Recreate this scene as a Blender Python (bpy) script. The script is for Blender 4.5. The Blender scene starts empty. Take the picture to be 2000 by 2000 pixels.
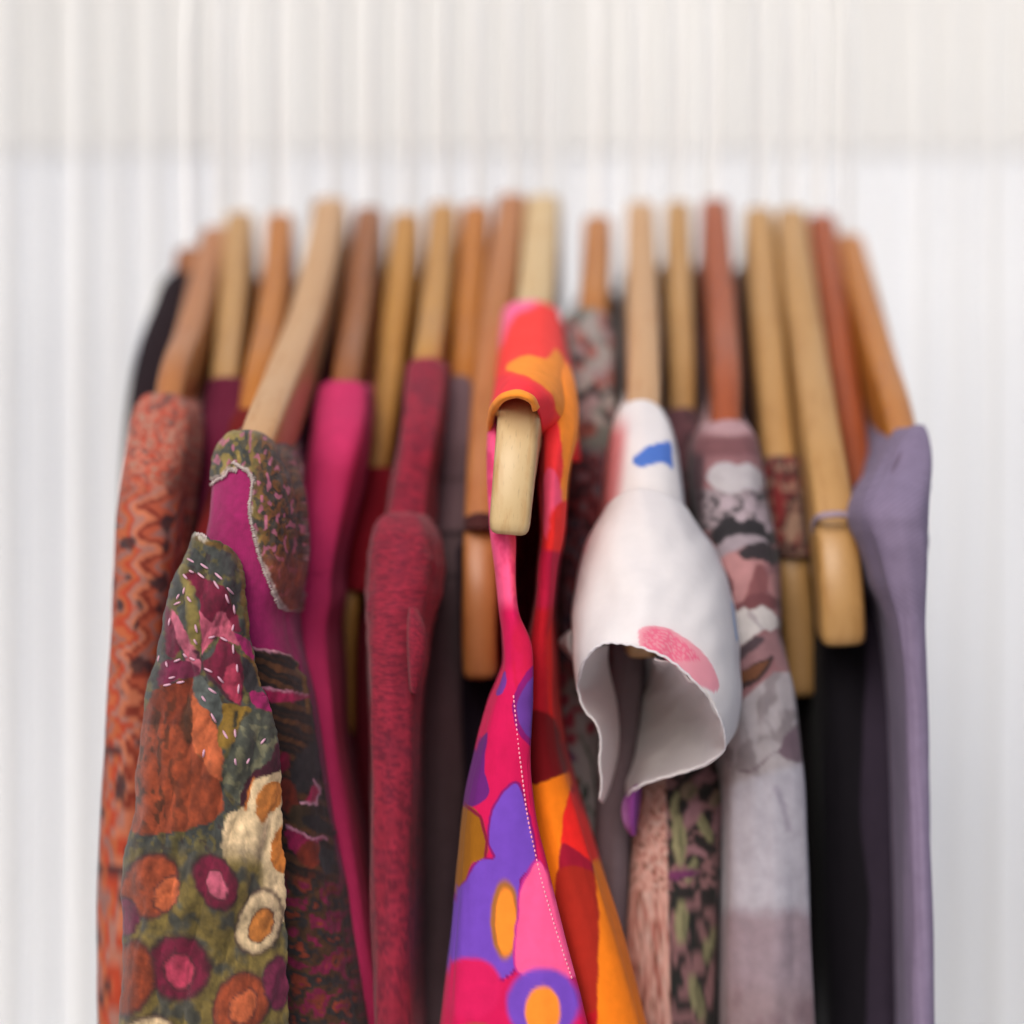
import bpy, math, random
import numpy as np
from mathutils import Vector

# ------------------------------------------------------------------ camera constants
F, SENS, W = 77.1, 36.0, 2000.0
K = SENS / F / W                    # metres per (photo pixel * metre of depth)
ZC = 1.35                           # lens height above the floor
NECK = 0.80                         # depth of the hanger necks under the rail
scn = bpy.context.scene
COL = scn.collection
random.seed(4)


def P(px, py, Y):
    return ((px - 1000) * K * Y, Y, ZC + (1000 - py) * K * Y)


def lin(c):
    c = np.asarray(c, float) / 255.0
    return np.where(c <= 0.04045, c / 12.92, ((c + 0.055) / 1.055) ** 2.4)


GAIN = .58


def C(r, g, b):
    c = lin((r, g, b))
    return c * min(GAIN, .9 / max(c.max(), 1e-6))


# ------------------------------------------------------------------ numpy noise / shapes
def _hash(ix, iy, iz, seed):
    h = (ix.astype(np.int64) * 374761393 + iy.astype(np.int64) * 668265263 + iz.astype(np.int64) * 1274126177 + seed * 974711) & 0xffffffff
    h = ((h ^ (h >> 13)) * 1274126177) & 0xffffffff
    h = ((h ^ (h >> 16)) * 2246822519) & 0xffffffff
    return ((h ^ (h >> 15)) & 0xffffff) / float(0xffffff)


def vnoise(x, y, z=0.0, seed=0):
    """2-D gradient noise, about 0..1 (z only picks another layer)"""
    x = np.asarray(x, float); y = np.asarray(y, float)
    sd = seed * 7 + np.floor(np.mean(np.asarray(z, float)) * 10)
    ca, sa = math.cos(.6 + seed), math.sin(.6 + seed)
    x, y = x * ca - y * sa, x * sa + y * ca
    xi, yi = np.floor(x), np.floor(y)
    fx, fy = x - xi, y - yi
    ux, uy = [t * t * t * (t * (6 * t - 15) + 10) for t in (fx, fy)]
    zz = np.zeros_like(x) + sd
    r = 0
    for dx in (0, 1):
        for dy in (0, 1):
            a = _hash(xi + dx, yi + dy, zz, seed) * 2 * math.pi
            g = np.cos(a) * (fx - dx) + np.sin(a) * (fy - dy)
            r = r + g * (ux if dx else 1 - ux) * (uy if dy else 1 - uy)
    return np.clip(.5 + .85 * r, 0, 1)


def fbm(x, y, z=0.0, seed=0, oct=3):
    a, s, t = 0.5, 0.0, 0.0
    for o in range(oct):
        s = s + a * vnoise(x * 2 ** o, y * 2 ** o, z, seed + o * 17)
        t += a
        a *= 0.5
    return s / t


def sst(a, b, v):
    t = np.clip((v - a) / (b - a), 0, 1)
    return t * t * (3 - 2 * t)


def polysd(px, py, pts):
    """signed distance (negative inside) from points to a polygon"""
    px = np.asarray(px, float); py = np.asarray(py, float)
    d = np.full(px.shape, 1e18); inside = np.zeros(px.shape, bool)
    n = len(pts)
    for i in range(n):
        ax, ay = pts[i]; bx, by = pts[(i + 1) % n]
        ex, ey = bx - ax, by - ay
        L = ex * ex + ey * ey + 1e-9
        t = np.clip(((px - ax) * ex + (py - ay) * ey) / L, 0, 1)
        d = np.minimum(d, (px - ax - t * ex) ** 2 + (py - ay - t * ey) ** 2)
        cond = ((ay > py) != (by > py)) & (px < (bx - ax) * (py - ay) / (by - ay + 1e-12) + ax)
        inside ^= cond
    d = np.sqrt(d)
    return np.where(inside, -d, d)


def smoothpoly(pts, n=6):
    """round a closed outline (Catmull-Rom)"""
    p = np.array(pts, float); m = len(p); out = []
    for i in range(m):
        a, b, c, d = p[i - 1], p[i], p[(i + 1) % m], p[(i + 2) % m]
        for k in range(n):
            t = k / n
            out.append(tuple(0.5 * ((2 * b) + (c - a) * t + (2 * a - 5 * b + 4 * c - d) * t * t + (3 * b - a - 3 * c + d) * t ** 3)))
    return out


def mix(c, col, m):
    return c * (1 - m[:, None]) + np.asarray(col)[None, :] * m[:, None]


class Paint:
    """layers of print on a cloth: px, py = print coordinates (photo pixels of the point seen from the front)"""
    def __init__(s, d, base):
        s.d = d; s.px = d['px']; s.py = d['py']
        s.c = np.repeat(np.asarray(base, float)[None, :], len(s.px), 0)
        s.wx = s.px; s.wy = s.py

    def warp(s, amp, size, seed=3):
        s.wx = s.px + amp * 2 * (fbm(s.px / size, s.py / size, 0.3, seed) - .5)
        s.wy = s.py + amp * 2 * (fbm(s.px / size, s.py / size, 5.3, seed + 5) - .5)

    def poly(s, pts, col, soft=1.5, rnd=True, amt=1.0):
        q = smoothpoly(pts) if rnd else pts
        m = 1 - sst(-soft, soft, polysd(s.wx, s.wy, q))
        s.c = mix(s.c, col, m * amt)
        return m

    def ell(s, cx, cy, rx, ry, col, rot=0, soft=.12, amt=1.0):
        a = math.radians(rot)
        dx, dy = s.wx - cx, s.wy - cy
        u = (dx * math.cos(a) + dy * math.sin(a)) / rx; v = (-dx * math.sin(a) + dy * math.cos(a)) / ry
        m = 1 - sst(1 - soft, 1 + soft, np.sqrt(u * u + v * v))
        s.c = mix(s.c, col, m * amt)
        return m

    def line(s, pts, w, col, soft=1.2, amt=1.0):
        d = np.full(s.px.shape, 1e9)
        for (ax, ay), (bx, by) in zip(pts[:-1], pts[1:]):
            ex, ey = bx - ax, by - ay
            t = np.clip(((s.wx - ax) * ex + (s.wy - ay) * ey) / (ex * ex + ey * ey + 1e-9), 0, 1)
            d = np.minimum(d, np.hypot(s.wx - ax - t * ex, s.wy - ay - t * ey))
        m = 1 - sst(w - soft, w + soft, d)
        s.c = mix(s.c, col, m * amt)
        return m

    def mask(s, m, col, amt=1.0):
        s.c = mix(s.c, col, np.clip(m, 0, 1) * amt)


# ------------------------------------------------------------------ mesh helpers
def cr_up(arr, subs):
    """Catmull-Rom upsample along axis 0 with chord-length knots; subs = points per segment (int or list)"""
    n = arr.shape[0]
    if isinstance(subs, int):
        subs = [subs] * (n - 1)
    d = np.linalg.norm(np.diff(arr, axis=0), axis=-1)
    if d.ndim > 1:
        d = d.reshape(n - 1, -1).mean(1)
    d = np.maximum(d, 1e-9) ** .8
    vel = np.diff(arr, axis=0) / d.reshape((-1,) + (1,) * (arr.ndim - 1))
    m = np.empty_like(arr)
    m[0], m[-1] = vel[0], vel[-1]
    for i in range(1, n - 1):
        m[i] = (vel[i - 1] * d[i] + vel[i] * d[i - 1]) / (d[i] + d[i - 1])
    out = []
    for i in range(n - 1):
        for k in range(subs[i]):
            t = k / subs[i]
            t2, t3 = t * t, t ** 3
            out.append((2 * t3 - 3 * t2 + 1) * arr[i] + (t3 - 2 * t2 + t) * d[i] * m[i] + (-2 * t3 + 3 * t2) * arr[i + 1] + (t3 - t2) * d[i] * m[i + 1])
    out.append(arr[-1])
    return np.array(out)


def link(name, me, mat=None, parent=None):
    o = bpy.data.objects.new(name, me)
    COL.objects.link(o)
    if mat:
        me.materials.append(mat)
    if parent:
        o.parent = parent
    return o


def tag(o, label, cat, group=None, kind=None):
    o['label'] = label
    if kind: o['kind'] = kind
    if cat: o['category'] = cat
    if group: o['group'] = group
    return o


def grid_mesh(name, G, mat, parent=None, paint=None, closed=False, thick=0.0009, smooth=True, wrinkle=None):
    """G: (rows, cols, 3) world points. paint(d)->(n,3) linear colours or ((n,3), push)"""
    R, Cn, _ = G.shape
    V = G.reshape(-1, 3).copy()
    du = np.gradient(G, axis=1); dv = np.gradient(G, axis=0)
    N = np.cross(du, dv).reshape(-1, 3)
    N /= (np.linalg.norm(N, axis=1, keepdims=True) + 1e-12)
    if np.mean(N[:, 1]) > 0:
        pass
    cam = np.array([0, 0, ZC])
    arc = np.concatenate([np.zeros((R, 1)), np.cumsum(np.linalg.norm(np.diff(G, axis=1), axis=2), 1)], 1)
    mid = arc[:, Cn // 2][:, None]
    d = {'px': 1000 + V[:, 0] / (K * V[:, 1]), 'py': 1000 - (V[:, 2] - ZC) / (K * V[:, 1]),
         'x': V[:, 0], 'y': V[:, 1], 'z': V[:, 2] - ZC, 'arc': (arc - mid).reshape(-1),
         'row': np.repeat(np.arange(R) / (R - 1), Cn), 'col': np.tile(np.arange(Cn) / (Cn - 1), R)}
    # outward = towards the viewer on the nose of the cloth
    side = np.sign(np.sum(N * (cam - V), axis=1).reshape(R, Cn)[:, Cn // 3: 2 * Cn // 3 + 1].mean())
    N = N * (side if side else 1)
    if wrinkle:
        V += N * wrinkle(d)[:, None]
    cols = None
    if paint:
        cols = paint(d)
        if isinstance(cols, tuple):
            cols, push = cols
            V += N * push[:, None]
    i = np.arange(R * Cn).reshape(R, Cn)
    q = np.stack([i[:-1, :-1], i[:-1, 1:], i[1:, 1:], i[1:, :-1]], -1).reshape(-1, 4)
    if side > 0:
        q = q[:, ::-1] if False else q
    me = bpy.data.meshes.new(name)
    me.from_pydata(V.tolist(), [], q.tolist())
    if cols is not None:
        at = me.color_attributes.new('Col', 'FLOAT_COLOR', 'POINT')
        rgba = np.concatenate([np.clip(cols, 0, 1), np.ones((len(cols), 1))], 1).astype(np.float32)
        at.data.foreach_set('color', rgba.ravel())
    me.polygons.foreach_set('use_smooth', [smooth] * len(me.polygons))
    o = link(name, me, mat, parent)
    if thick:
        m = o.modifiers.new('thickness', 'SOLIDIFY'); m.thickness = thick; m.offset = 0
    return o, V


def loft(name, ctrl, mat, us=6, vs=6, jag=0, **kw):
    """ctrl: (rows, cols, 3) world control points"""
    G = np.array(ctrl, float)
    G = cr_up(G, vs)
    G = np.swapaxes(cr_up(np.swapaxes(G, 0, 1), us), 0, 1)
    if jag:                                   # ragged, lobed right and top edges
        zz = (G[:, -1, 2] - ZC) / .00013
        nn = (fbm(zz / 42, zz * 0, 0, 5, 2) - .5) * 2.2 + (vnoise(zz / 9, zz * 0 + 3, 0, 6) - .5) * .6
        wgt = np.clip(1 - np.arange(G.shape[1])[::-1] / 26.0, 0, 1) ** 1.5
        G[:, :, 0] += jag * nn[:, None] * wgt[None, :]
        xx = G[0, :, 0] / .00013
        wv = np.clip(1 - np.arange(G.shape[0]) / 14.0, 0, 1) ** 1.5
        G[:, :, 2] += .6 * jag * ((vnoise(xx / 10, xx * 0 + 7, 0, 8) - .5) * 2)[None, :] * wv[:, None]
    return grid_mesh(name, G, mat, **kw)


def pxgrid(rows):
    return [[P(*p) for p in r] for r in rows]


def tube(name, pts, r, mat, parent=None, n=8, sub=4, col=None):
    pts = cr_up(np.array(pts, float), sub) if sub > 1 else np.array(pts, float)
    rr = np.full(len(pts), r) if np.isscalar(r) else np.interp(np.linspace(0, 1, len(pts)), np.linspace(0, 1, len(r)), r)
    T = np.gradient(pts, axis=0); T /= np.linalg.norm(T, axis=1, keepdims=True) + 1e-12
    vs, fs = [], []
    up = np.array([0.3, 0.9, 0.2])
    for k, (p, t) in enumerate(zip(pts, T)):
        a = np.cross(t, up); a /= np.linalg.norm(a) + 1e-12
        b = np.cross(t, a)
        for j in range(n):
            th = 2 * math.pi * j / n
            vs.append(tuple(p + rr[k] * (math.cos(th) * a + math.sin(th) * b)))
    m = len(pts)
    for k in range(m - 1):
        for j in range(n):
            fs.append((k * n + j, k * n + (j + 1) % n, (k + 1) * n + (j + 1) % n, (k + 1) * n + j))
    fs.append(tuple(range(n))[::-1]); fs.append(tuple(range((m - 1) * n, m * n)))
    if name is None:
        return vs, fs
    me = bpy.data.meshes.new(name); me.from_pydata(vs, [], fs)
    me.polygons.foreach_set('use_smooth', [True] * len(me.polygons))
    return link(name, me, mat, parent)


def dashes(name, segs, r, mat, parent):
    """many short thread stitches as one stitching mesh; segs = list of (p0, p1) world"""
    V, Fc = [], []
    for a, b in segs:
        a = np.array(a); b = np.array(b)
        m = (a + b) / 2 + np.array([0, -r * 1.1, 0])
        vs, fs = tube(None, [a, a * .6 + m * .4, m, b * .6 + m * .4, b], [r * .5, r, r * 1.1, r, r * .5], None, n=6, sub=1)
        o = len(V)
        V += vs; Fc += [tuple(i + o for i in f) for f in fs]
    me = bpy.data.meshes.new(name); me.from_pydata(V, [], Fc)
    me.polygons.foreach_set('use_smooth', [True] * len(me.polygons))
    return link(name, me, mat, parent)


def surfY(V, px, py, rad=6):
    vx = 1000 + V[:, 0] / (K * V[:, 1]); vy = 1000 - (V[:, 2] - ZC) / (K * V[:, 1])
    d = np.hypot(vx - px, vy - py)
    m = d < rad
    if not m.any():
        return V[np.argmin(d), 1]
    return V[m, 1].min()


def on(V, px, py, lift=0.0006):
    return P(px, py, surfY(V, px, py) - lift)


# ------------------------------------------------------------------ materials
def newmat(name):
    m = bpy.data.materials.new(name); m.use_nodes = True
    nt = m.node_tree
    for n in list(nt.nodes):
        if n.type != 'OUTPUT_MATERIAL': nt.nodes.remove(n)
    return m, nt, nt.nodes['Material Output']


def fabric(name, rough=.85, sheen=.25, weave=1800, bump=.25, transl=0.0, spec=.25, color=None, fuzz=0.0, mott=.12, mscale=260, crumple=.22):
    m, nt, out = newmat(name)
    N = nt.nodes.new; L = nt.links.new
    b = N('ShaderNodeBsdfPrincipled')
    b.inputs['Roughness'].default_value = rough
    b.inputs['Specular IOR Level'].default_value = spec
    b.inputs['Sheen Weight'].default_value = sheen * .3
    b.inputs['Sheen Roughness'].default_value = .45
    tc = N('ShaderNodeTexCoord')
    if color is None:
        ca = N('ShaderNodeAttribute'); ca.attribute_name = 'Col'; src = ca.outputs['Color']
    else:
        ca = N('ShaderNodeRGB'); ca.outputs[0].default_value = (*color, 1); src = ca.outputs[0]
    # fine mottling of the yarn
    nz = N('ShaderNodeTexNoise'); nz.inputs['Scale'].default_value = mscale; nz.inputs['Detail'].default_value = 5
    L(tc.outputs['Object'], nz.inputs['Vector'])
    mr = N('ShaderNodeMapRange'); mr.inputs[1].default_value = .25; mr.inputs[2].default_value = .75
    mr.inputs[3].default_value = 1 - mott; mr.inputs[4].default_value = 1 + mott
    L(nz.outputs['Fac'], mr.inputs[0])
    hs = N('ShaderNodeHueSaturation'); L(src, hs.inputs['Color']); L(mr.outputs[0], hs.inputs['Value'])
    L(hs.outputs[0], b.inputs['Base Color'])
    # weave: two crossed wave textures
    w1 = N('ShaderNodeTexWave'); w1.bands_direction = 'X'; w1.inputs['Scale'].default_value = weave / 2.2; w1.inputs['Distortion'].default_value = 1.5
    w2 = N('ShaderNodeTexWave'); w2.bands_direction = 'Z'; w2.inputs['Scale'].default_value = weave / 2.2; w2.inputs['Distortion'].default_value = 1.5
    L(tc.outputs['Object'], w1.inputs['Vector']); L(tc.outputs['Object'], w2.inputs['Vector'])
    ad = N('ShaderNodeMath'); ad.operation = 'ADD'; L(w1.outputs['Fac'], ad.inputs[0]); L(w2.outputs['Fac'], ad.inputs[1])
    hgt = ad.outputs[0]
    if fuzz:
        fz = N('ShaderNodeTexNoise'); fz.inputs['Scale'].default_value = 1600; fz.inputs['Detail'].default_value = 3
        L(tc.outputs['Object'], fz.inputs['Vector'])
        a2 = N('ShaderNodeMath'); a2.operation = 'MULTIPLY_ADD'; L(fz.outputs['Fac'], a2.inputs[0]); a2.inputs[1].default_value = fuzz; L(hgt, a2.inputs[2])
        hgt = a2.outputs[0]
    # soft crumple at cloth scale
    cz = N('ShaderNodeTexNoise'); cz.inputs['Scale'].default_value = 70; cz.inputs['Detail'].default_value = 3
    mp = N('ShaderNodeMapping'); mp.inputs['Scale'].default_value = (1, 1, .45)
    L(tc.outputs['Object'], mp.inputs['Vector']); L(mp.outputs[0], cz.inputs['Vector'])
    bc = N('ShaderNodeBump'); bc.inputs['Strength'].default_value = crumple; bc.inputs['Distance'].default_value = .003
    L(cz.outputs['Fac'], bc.inputs['Height'])
    bp = N('ShaderNodeBump'); bp.inputs['Strength'].default_value = bump; bp.inputs['Distance'].default_value = .0002
    L(hgt, bp.inputs['Height']); L(bc.outputs[0], bp.inputs['Normal'])
    L(bp.outputs[0], b.inputs['Normal'])
    if transl:
        t = N('ShaderNodeBsdfTranslucent'); L(hs.outputs[0], t.inputs['Color'])
        mx = N('ShaderNodeMixShader'); mx.inputs[0].default_value = transl
        L(b.outputs[0], mx.inputs[1]); L(t.outputs[0], mx.inputs[2]); L(mx.outputs[0], out.inputs[0])
    else:
        L(b.outputs[0], out.inputs[0])
    return m


def wood(name, col, dark, rough=.46):
    m, nt, out = newmat(name)
    N = nt.nodes.new; L = nt.links.new
    b = N('ShaderNodeBsdfPrincipled'); b.inputs['Roughness'].default_value = rough
    b.inputs['Coat Weight'].default_value = .10; b.inputs['Coat Roughness'].default_value = .22
    uv = N('ShaderNodeUVMap'); uv.uv_map = 'grain'
    oi = N('ShaderNodeObjectInfo')
    mp = N('ShaderNodeMapping'); mp.inputs['Scale'].default_value = (420, 26, 1)
    L(uv.outputs[0], mp.inputs[0])
    vm = N('ShaderNodeVectorMath'); vm.operation = 'ADD'; L(mp.outputs[0], vm.inputs[0]); L(oi.outputs['Location'], vm.inputs[1])
    n1 = N('ShaderNodeTexNoise'); n1.inputs['Scale'].default_value = 1; n1.inputs['Detail'].default_value = 6; n1.inputs['Distortion'].default_value = .6
    L(vm.outputs[0], n1.inputs['Vector'])
    mp2 = N('ShaderNodeMapping'); mp2.inputs['Scale'].default_value = (160, 60, 1); L(uv.outputs[0], mp2.inputs[0])
    n2 = N('ShaderNodeTexNoise'); n2.inputs['Scale'].default_value = 1; n2.inputs['Detail'].default_value = 4; n2.inputs['Distortion'].default_value = 1.2
    L(mp2.outputs[0], n2.inputs['Vector'])
    ad = N('ShaderNodeMath'); ad.operation = 'ADD'; L(n1.outputs['Fac'], ad.inputs[0]); L(n2.outputs['Fac'], ad.inputs[1])
    rp = N('ShaderNodeValToRGB')
    rp.color_ramp.elements[0].position = .62; rp.color_ramp.elements[0].color = (*dark, 1)
    rp.color_ramp.elements[1].position = 1.15 if False else 1.0; rp.color_ramp.elements[1].color = (*col, 1)
    L(ad.outputs[0], rp.inputs[0])
    # small pores
    mp3 = N('ShaderNodeMapping'); mp3.inputs['Scale'].default_value = (1500, 320, 1); L(uv.outputs[0], mp3.inputs[0])
    n3 = N('ShaderNodeTexNoise'); n3.inputs['Scale'].default_value = 1; n3.inputs['Detail'].default_value = 2; L(mp3.outputs[0], n3.inputs['Vector'])
    r3 = N('ShaderNodeMapRange'); r3.inputs[1].default_value = .28; r3.inputs[2].default_value = .4; r3.inputs[3].default_value = .82; r3.inputs[4].default_value = 1
    L(n3.outputs['Fac'], r3.inputs[0])
    hs = N('ShaderNodeHueSaturation'); L(rp.outputs[0], hs.inputs['Color']); L(r3.outputs[0], hs.inputs['Value'])
    L(hs.outputs[0], b.inputs['Base Color'])
    bp = N('ShaderNodeBump'); bp.inputs['Strength'].default_value = .12; bp.inputs['Distance'].default_value = .0004
    L(ad.outputs[0], bp.inputs['Height']); L(bp.outputs[0], b.inputs['Normal'])
    L(b.outputs[0], out.inputs[0])
    return m


def plain(name, col, rough=.6, metal=0.0, noise=0.0, nscale=20):
    m, nt, out = newmat(name)
    b = nt.nodes.new('ShaderNodeBsdfPrincipled')
    b.inputs['Roughness'].default_value = rough; b.inputs['Metallic'].default_value = metal
    n = nt.nodes.new('ShaderNodeTexNoise'); n.inputs['Scale'].default_value = nscale; n.inputs['Detail'].default_value = 4
    tc = nt.nodes.new('ShaderNodeTexCoord'); nt.links.new(tc.outputs['Object'], n.inputs['Vector'])
    mr = nt.nodes.new('ShaderNodeMapRange'); mr.inputs[3].default_value = 1 - noise; mr.inputs[4].default_value = 1 + noise
    nt.links.new(n.outputs['Fac'], mr.inputs[0])
    hs = nt.nodes.new('ShaderNodeHueSaturation'); hs.inputs['Color'].default_value = (*col, 1)
    nt.links.new(mr.outputs[0], hs.inputs['Value']); nt.links.new(hs.outputs[0], b.inputs['Base Color'])
    nt.links.new(b.outputs[0], out.inputs[0])
    return m


GAIN = .57
WOODS = {
    'pale': wood('pale_wood', C(250, 214, 156), C(226, 170, 102)),
    'cream': wood('beige_wood', C(236, 184, 130), C(220, 160, 100)),
    'tan': wood('tan_wood', C(222, 170, 104), C(196, 140, 74)),
    'gold': wood('golden_wood', C(222, 160, 76), C(194, 130, 52)),
    'orange': wood('orange_wood', C(218, 136, 46), C(190, 106, 32)),
    'brown': wood('brown_wood', C(178, 106, 48), C(144, 78, 30)),
    'red': wood('reddish_wood', C(192, 94, 44), C(156, 68, 28)),
    'rose': wood('rosy_tan_wood', C(212, 136, 74), C(188, 108, 50)),
}
GAIN = .58
STEEL = plain('brushed_steel', (.42, .42, .43), .5, .8)
HOOK = plain('white_coated_wire', (.74, .74, .74), .5)
CLOTH = fabric('printed_cotton')
SMOOTH = fabric('smooth_jersey', weave=2600, bump=.12, sheen=.12, spec=.15, mott=.07)
THIN = fabric('thin_white_crepe', rough=.8, sheen=.1, weave=2400, bump=.16, transl=.6, mott=.02, spec=.15, crumple=.06)
KNIT = fabric('heather_knit', weave=1500, bump=.5, sheen=.35, mott=.16)
VELVET = fabric('devore_velvet', rough=.7, sheen=.5, weave=4000, bump=.4, fuzz=2.2, mott=.22, mscale=520, spec=.3)
CHIFFON = fabric('white_crepe', rough=.8, sheen=.15, weave=2400, bump=.16, transl=.38, mott=.02, spec=.2, crumple=.06)
DARK = fabric('dark_crepe', weave=2000, bump=.15, sheen=.12, mott=.08, spec=.15)


# ------------------------------------------------------------------ hangers
class Hanger:
    pass


def hanger(label, wd, path, t0=.0108, t1=.0104, h0=.020, h1=.017, cover=None):
    """path: ridge of the near arm, (px, py, Y) from neck to the tip; the far arm mirrors it"""
    hg = Hanger()
    near = np.array([P(*p) for p in path])
    if cover:                              # the arm lies under cloth from here to its tip
        for k, p in enumerate(path):
            if p[1] > cover:
                near[k][1] += .007; near[k][2] -= .002
        t1 = t1 * .72
    hg.path = path
    hg.neck = near[0]
    hg.near = near
    far = near[::-1].copy()
    # mirror about the neck in plan
    far = np.stack([2 * near[0][0] - near[1:, 0], 2 * near[0][1] - near[1:, 1], near[1:, 2]], 1)
    far[:, 0] = near[0][0] + (far[:, 0] - near[0][0]) * .55
    near_d = cr_up(near, 10)
    far_d = cr_up(np.concatenate([near[:1], far], 0), 6)
    full = np.concatenate([near_d[::-1], far_d[1:]], 0)      # near tip ... neck ... far tip
    nn = len(near_d)
    # smooth the ridge over the neck
    for _ in range(3):
        full[nn - 6: nn + 6] = (full[nn - 7: nn + 5] + full[nn - 5: nn + 7] + 2 * full[nn - 6: nn + 6]) / 4
    T = np.gradient(full, axis=0); T /= np.linalg.norm(T, axis=1, keepdims=True)
    arc = np.concatenate([[0], np.cumsum(np.linalg.norm(np.diff(full, axis=0), axis=1))])
    Lt = arc[-1]
    frac = np.abs(np.arange(len(full)) - (nn - 1)) / (nn - 1.0)
    frac = np.where(np.arange(len(full)) > nn - 1, (np.arange(len(full)) - nn + 1) / (len(full) - nn), frac)
    th = t0 + (t1 - t0) * np.clip(frac, 0, 1)
    ht = h0 + (h1 - h0) * np.clip(frac, 0, 1)
    V, Fc, UV = [], [], []
    M = 20
    # rounded tips
    def ring(p, t, a, b, inset, v):
        X = np.array([1., 0, 0]); X = X - t * X.dot(t); X /= np.linalg.norm(X)
        D = np.cross(t, X)                  # across the height of the arm
        for j in range(M):
            ang = 2 * math.pi * j / M
            c, s = math.cos(ang), math.sin(ang)
            e = .34                           # rounded rectangle
            u = np.sign(c) * abs(c) ** e * a / 2
            w = np.sign(s) * abs(s) ** e * (b / 2 - inset) + b / 2
            crown = -0.0006 * (1 - (2 * u / a) ** 2) if w < b / 2 else 0
            V.append(tuple(p + X * u + D * (w + crown)))
            UV.append((u + (.03 if s > 0 else 0), v))
    end = .0026
    specs = []
    specs.append((full[0] , .60, .0012)); specs.append((full[0] - T[0] * .0006 + T[0] * .0006, .80, .0006))
    rows = []
    rows.append((full[0] - T[0] * .0000, T[0], th[0] * .62, ht[0], .0022, 0))
    rows.append((full[0] + T[0] * .0004, T[0], th[0] * .82, ht[0], .0010, 0))
    rows.append((full[0] + T[0] * .0013, T[0], th[0] * .95, ht[0], .0003, 0))
    for i in range(len(full)):
        if arc[i] > end and Lt - arc[i] > end:
            rows.append((full[i], T[i], th[i], ht[i], 0, arc[i]))
    rows.append((full[-1] - T[-1] * .0013, T[-1], th[-1] * .95, ht[-1], .0003, Lt))
    rows.append((full[-1], T[-1], th[-1] * .62, ht[-1], .0022, Lt))
    for r in rows: ring(*r)
    m = len(rows)
    for k in range(m - 1):
        for j in range(M):
            Fc.append((k * M + j, k * M + (j + 1) % M, (k + 1) * M + (j + 1) % M, (k + 1) * M + j))
    Fc.append(tuple(range(M))[::-1]); Fc.append(tuple(range((m - 1) * M, m * M)))
    root = bpy.data.objects.new('clothes_hanger', None); COL.objects.link(root)
    root.empty_display_size = .02
    root.location = Vector(full[nn - 1])
    tag(root, label, 'hanger', 'wooden hangers on the rail')
    ctr = np.array(full[nn - 1])
    me = bpy.data.meshes.new('wooden_arms'); me.from_pydata((np.array(V) - ctr).tolist(), [], Fc)
    uvl = me.uv_layers.new(name='grain')
    loops = np.zeros(len(me.loops), np.int32); me.loops.foreach_get('vertex_index', loops)
    uvl.data.foreach_set('uv', np.array(UV, np.float32)[loops].ravel())
    me.polygons.foreach_set('use_smooth', [True] * len(me.polygons))
    link('wooden_arms', me, WOODS[wd], root)
    # hook: shank up, over the rail
    zt = RAILZ + RAILR + .0016 - ctr[2]
    rr = RAILR + .0016
    pts = [(0, 0, -.004), (0, 0, .012), (0, 0, zt - rr - .030), (0, .006, zt - rr - .020), (0, rr * 1.02, zt - rr)]
    zc0 = zt - rr
    for a in range(30, 215, 30):
        pts.append((0, rr * math.cos(math.radians(a)), zc0 + rr * math.sin(math.radians(a))))
    tube('hook', pts, .0012, HOOK, root, n=8, sub=4)
    hg.root = root
    ys = np.array([p[1] for p in path], float); Ys = np.array([p[2] for p in path], float)
    hg.Yat = lambda py: float(np.interp(py, ys, Ys))
    xs = np.array([p[0] for p in path], float)
    hg.Xat = lambda py: float(np.interp(py, ys, xs))
    return hg


RAILZ, RAILR = ZC + .218, .0125


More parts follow.
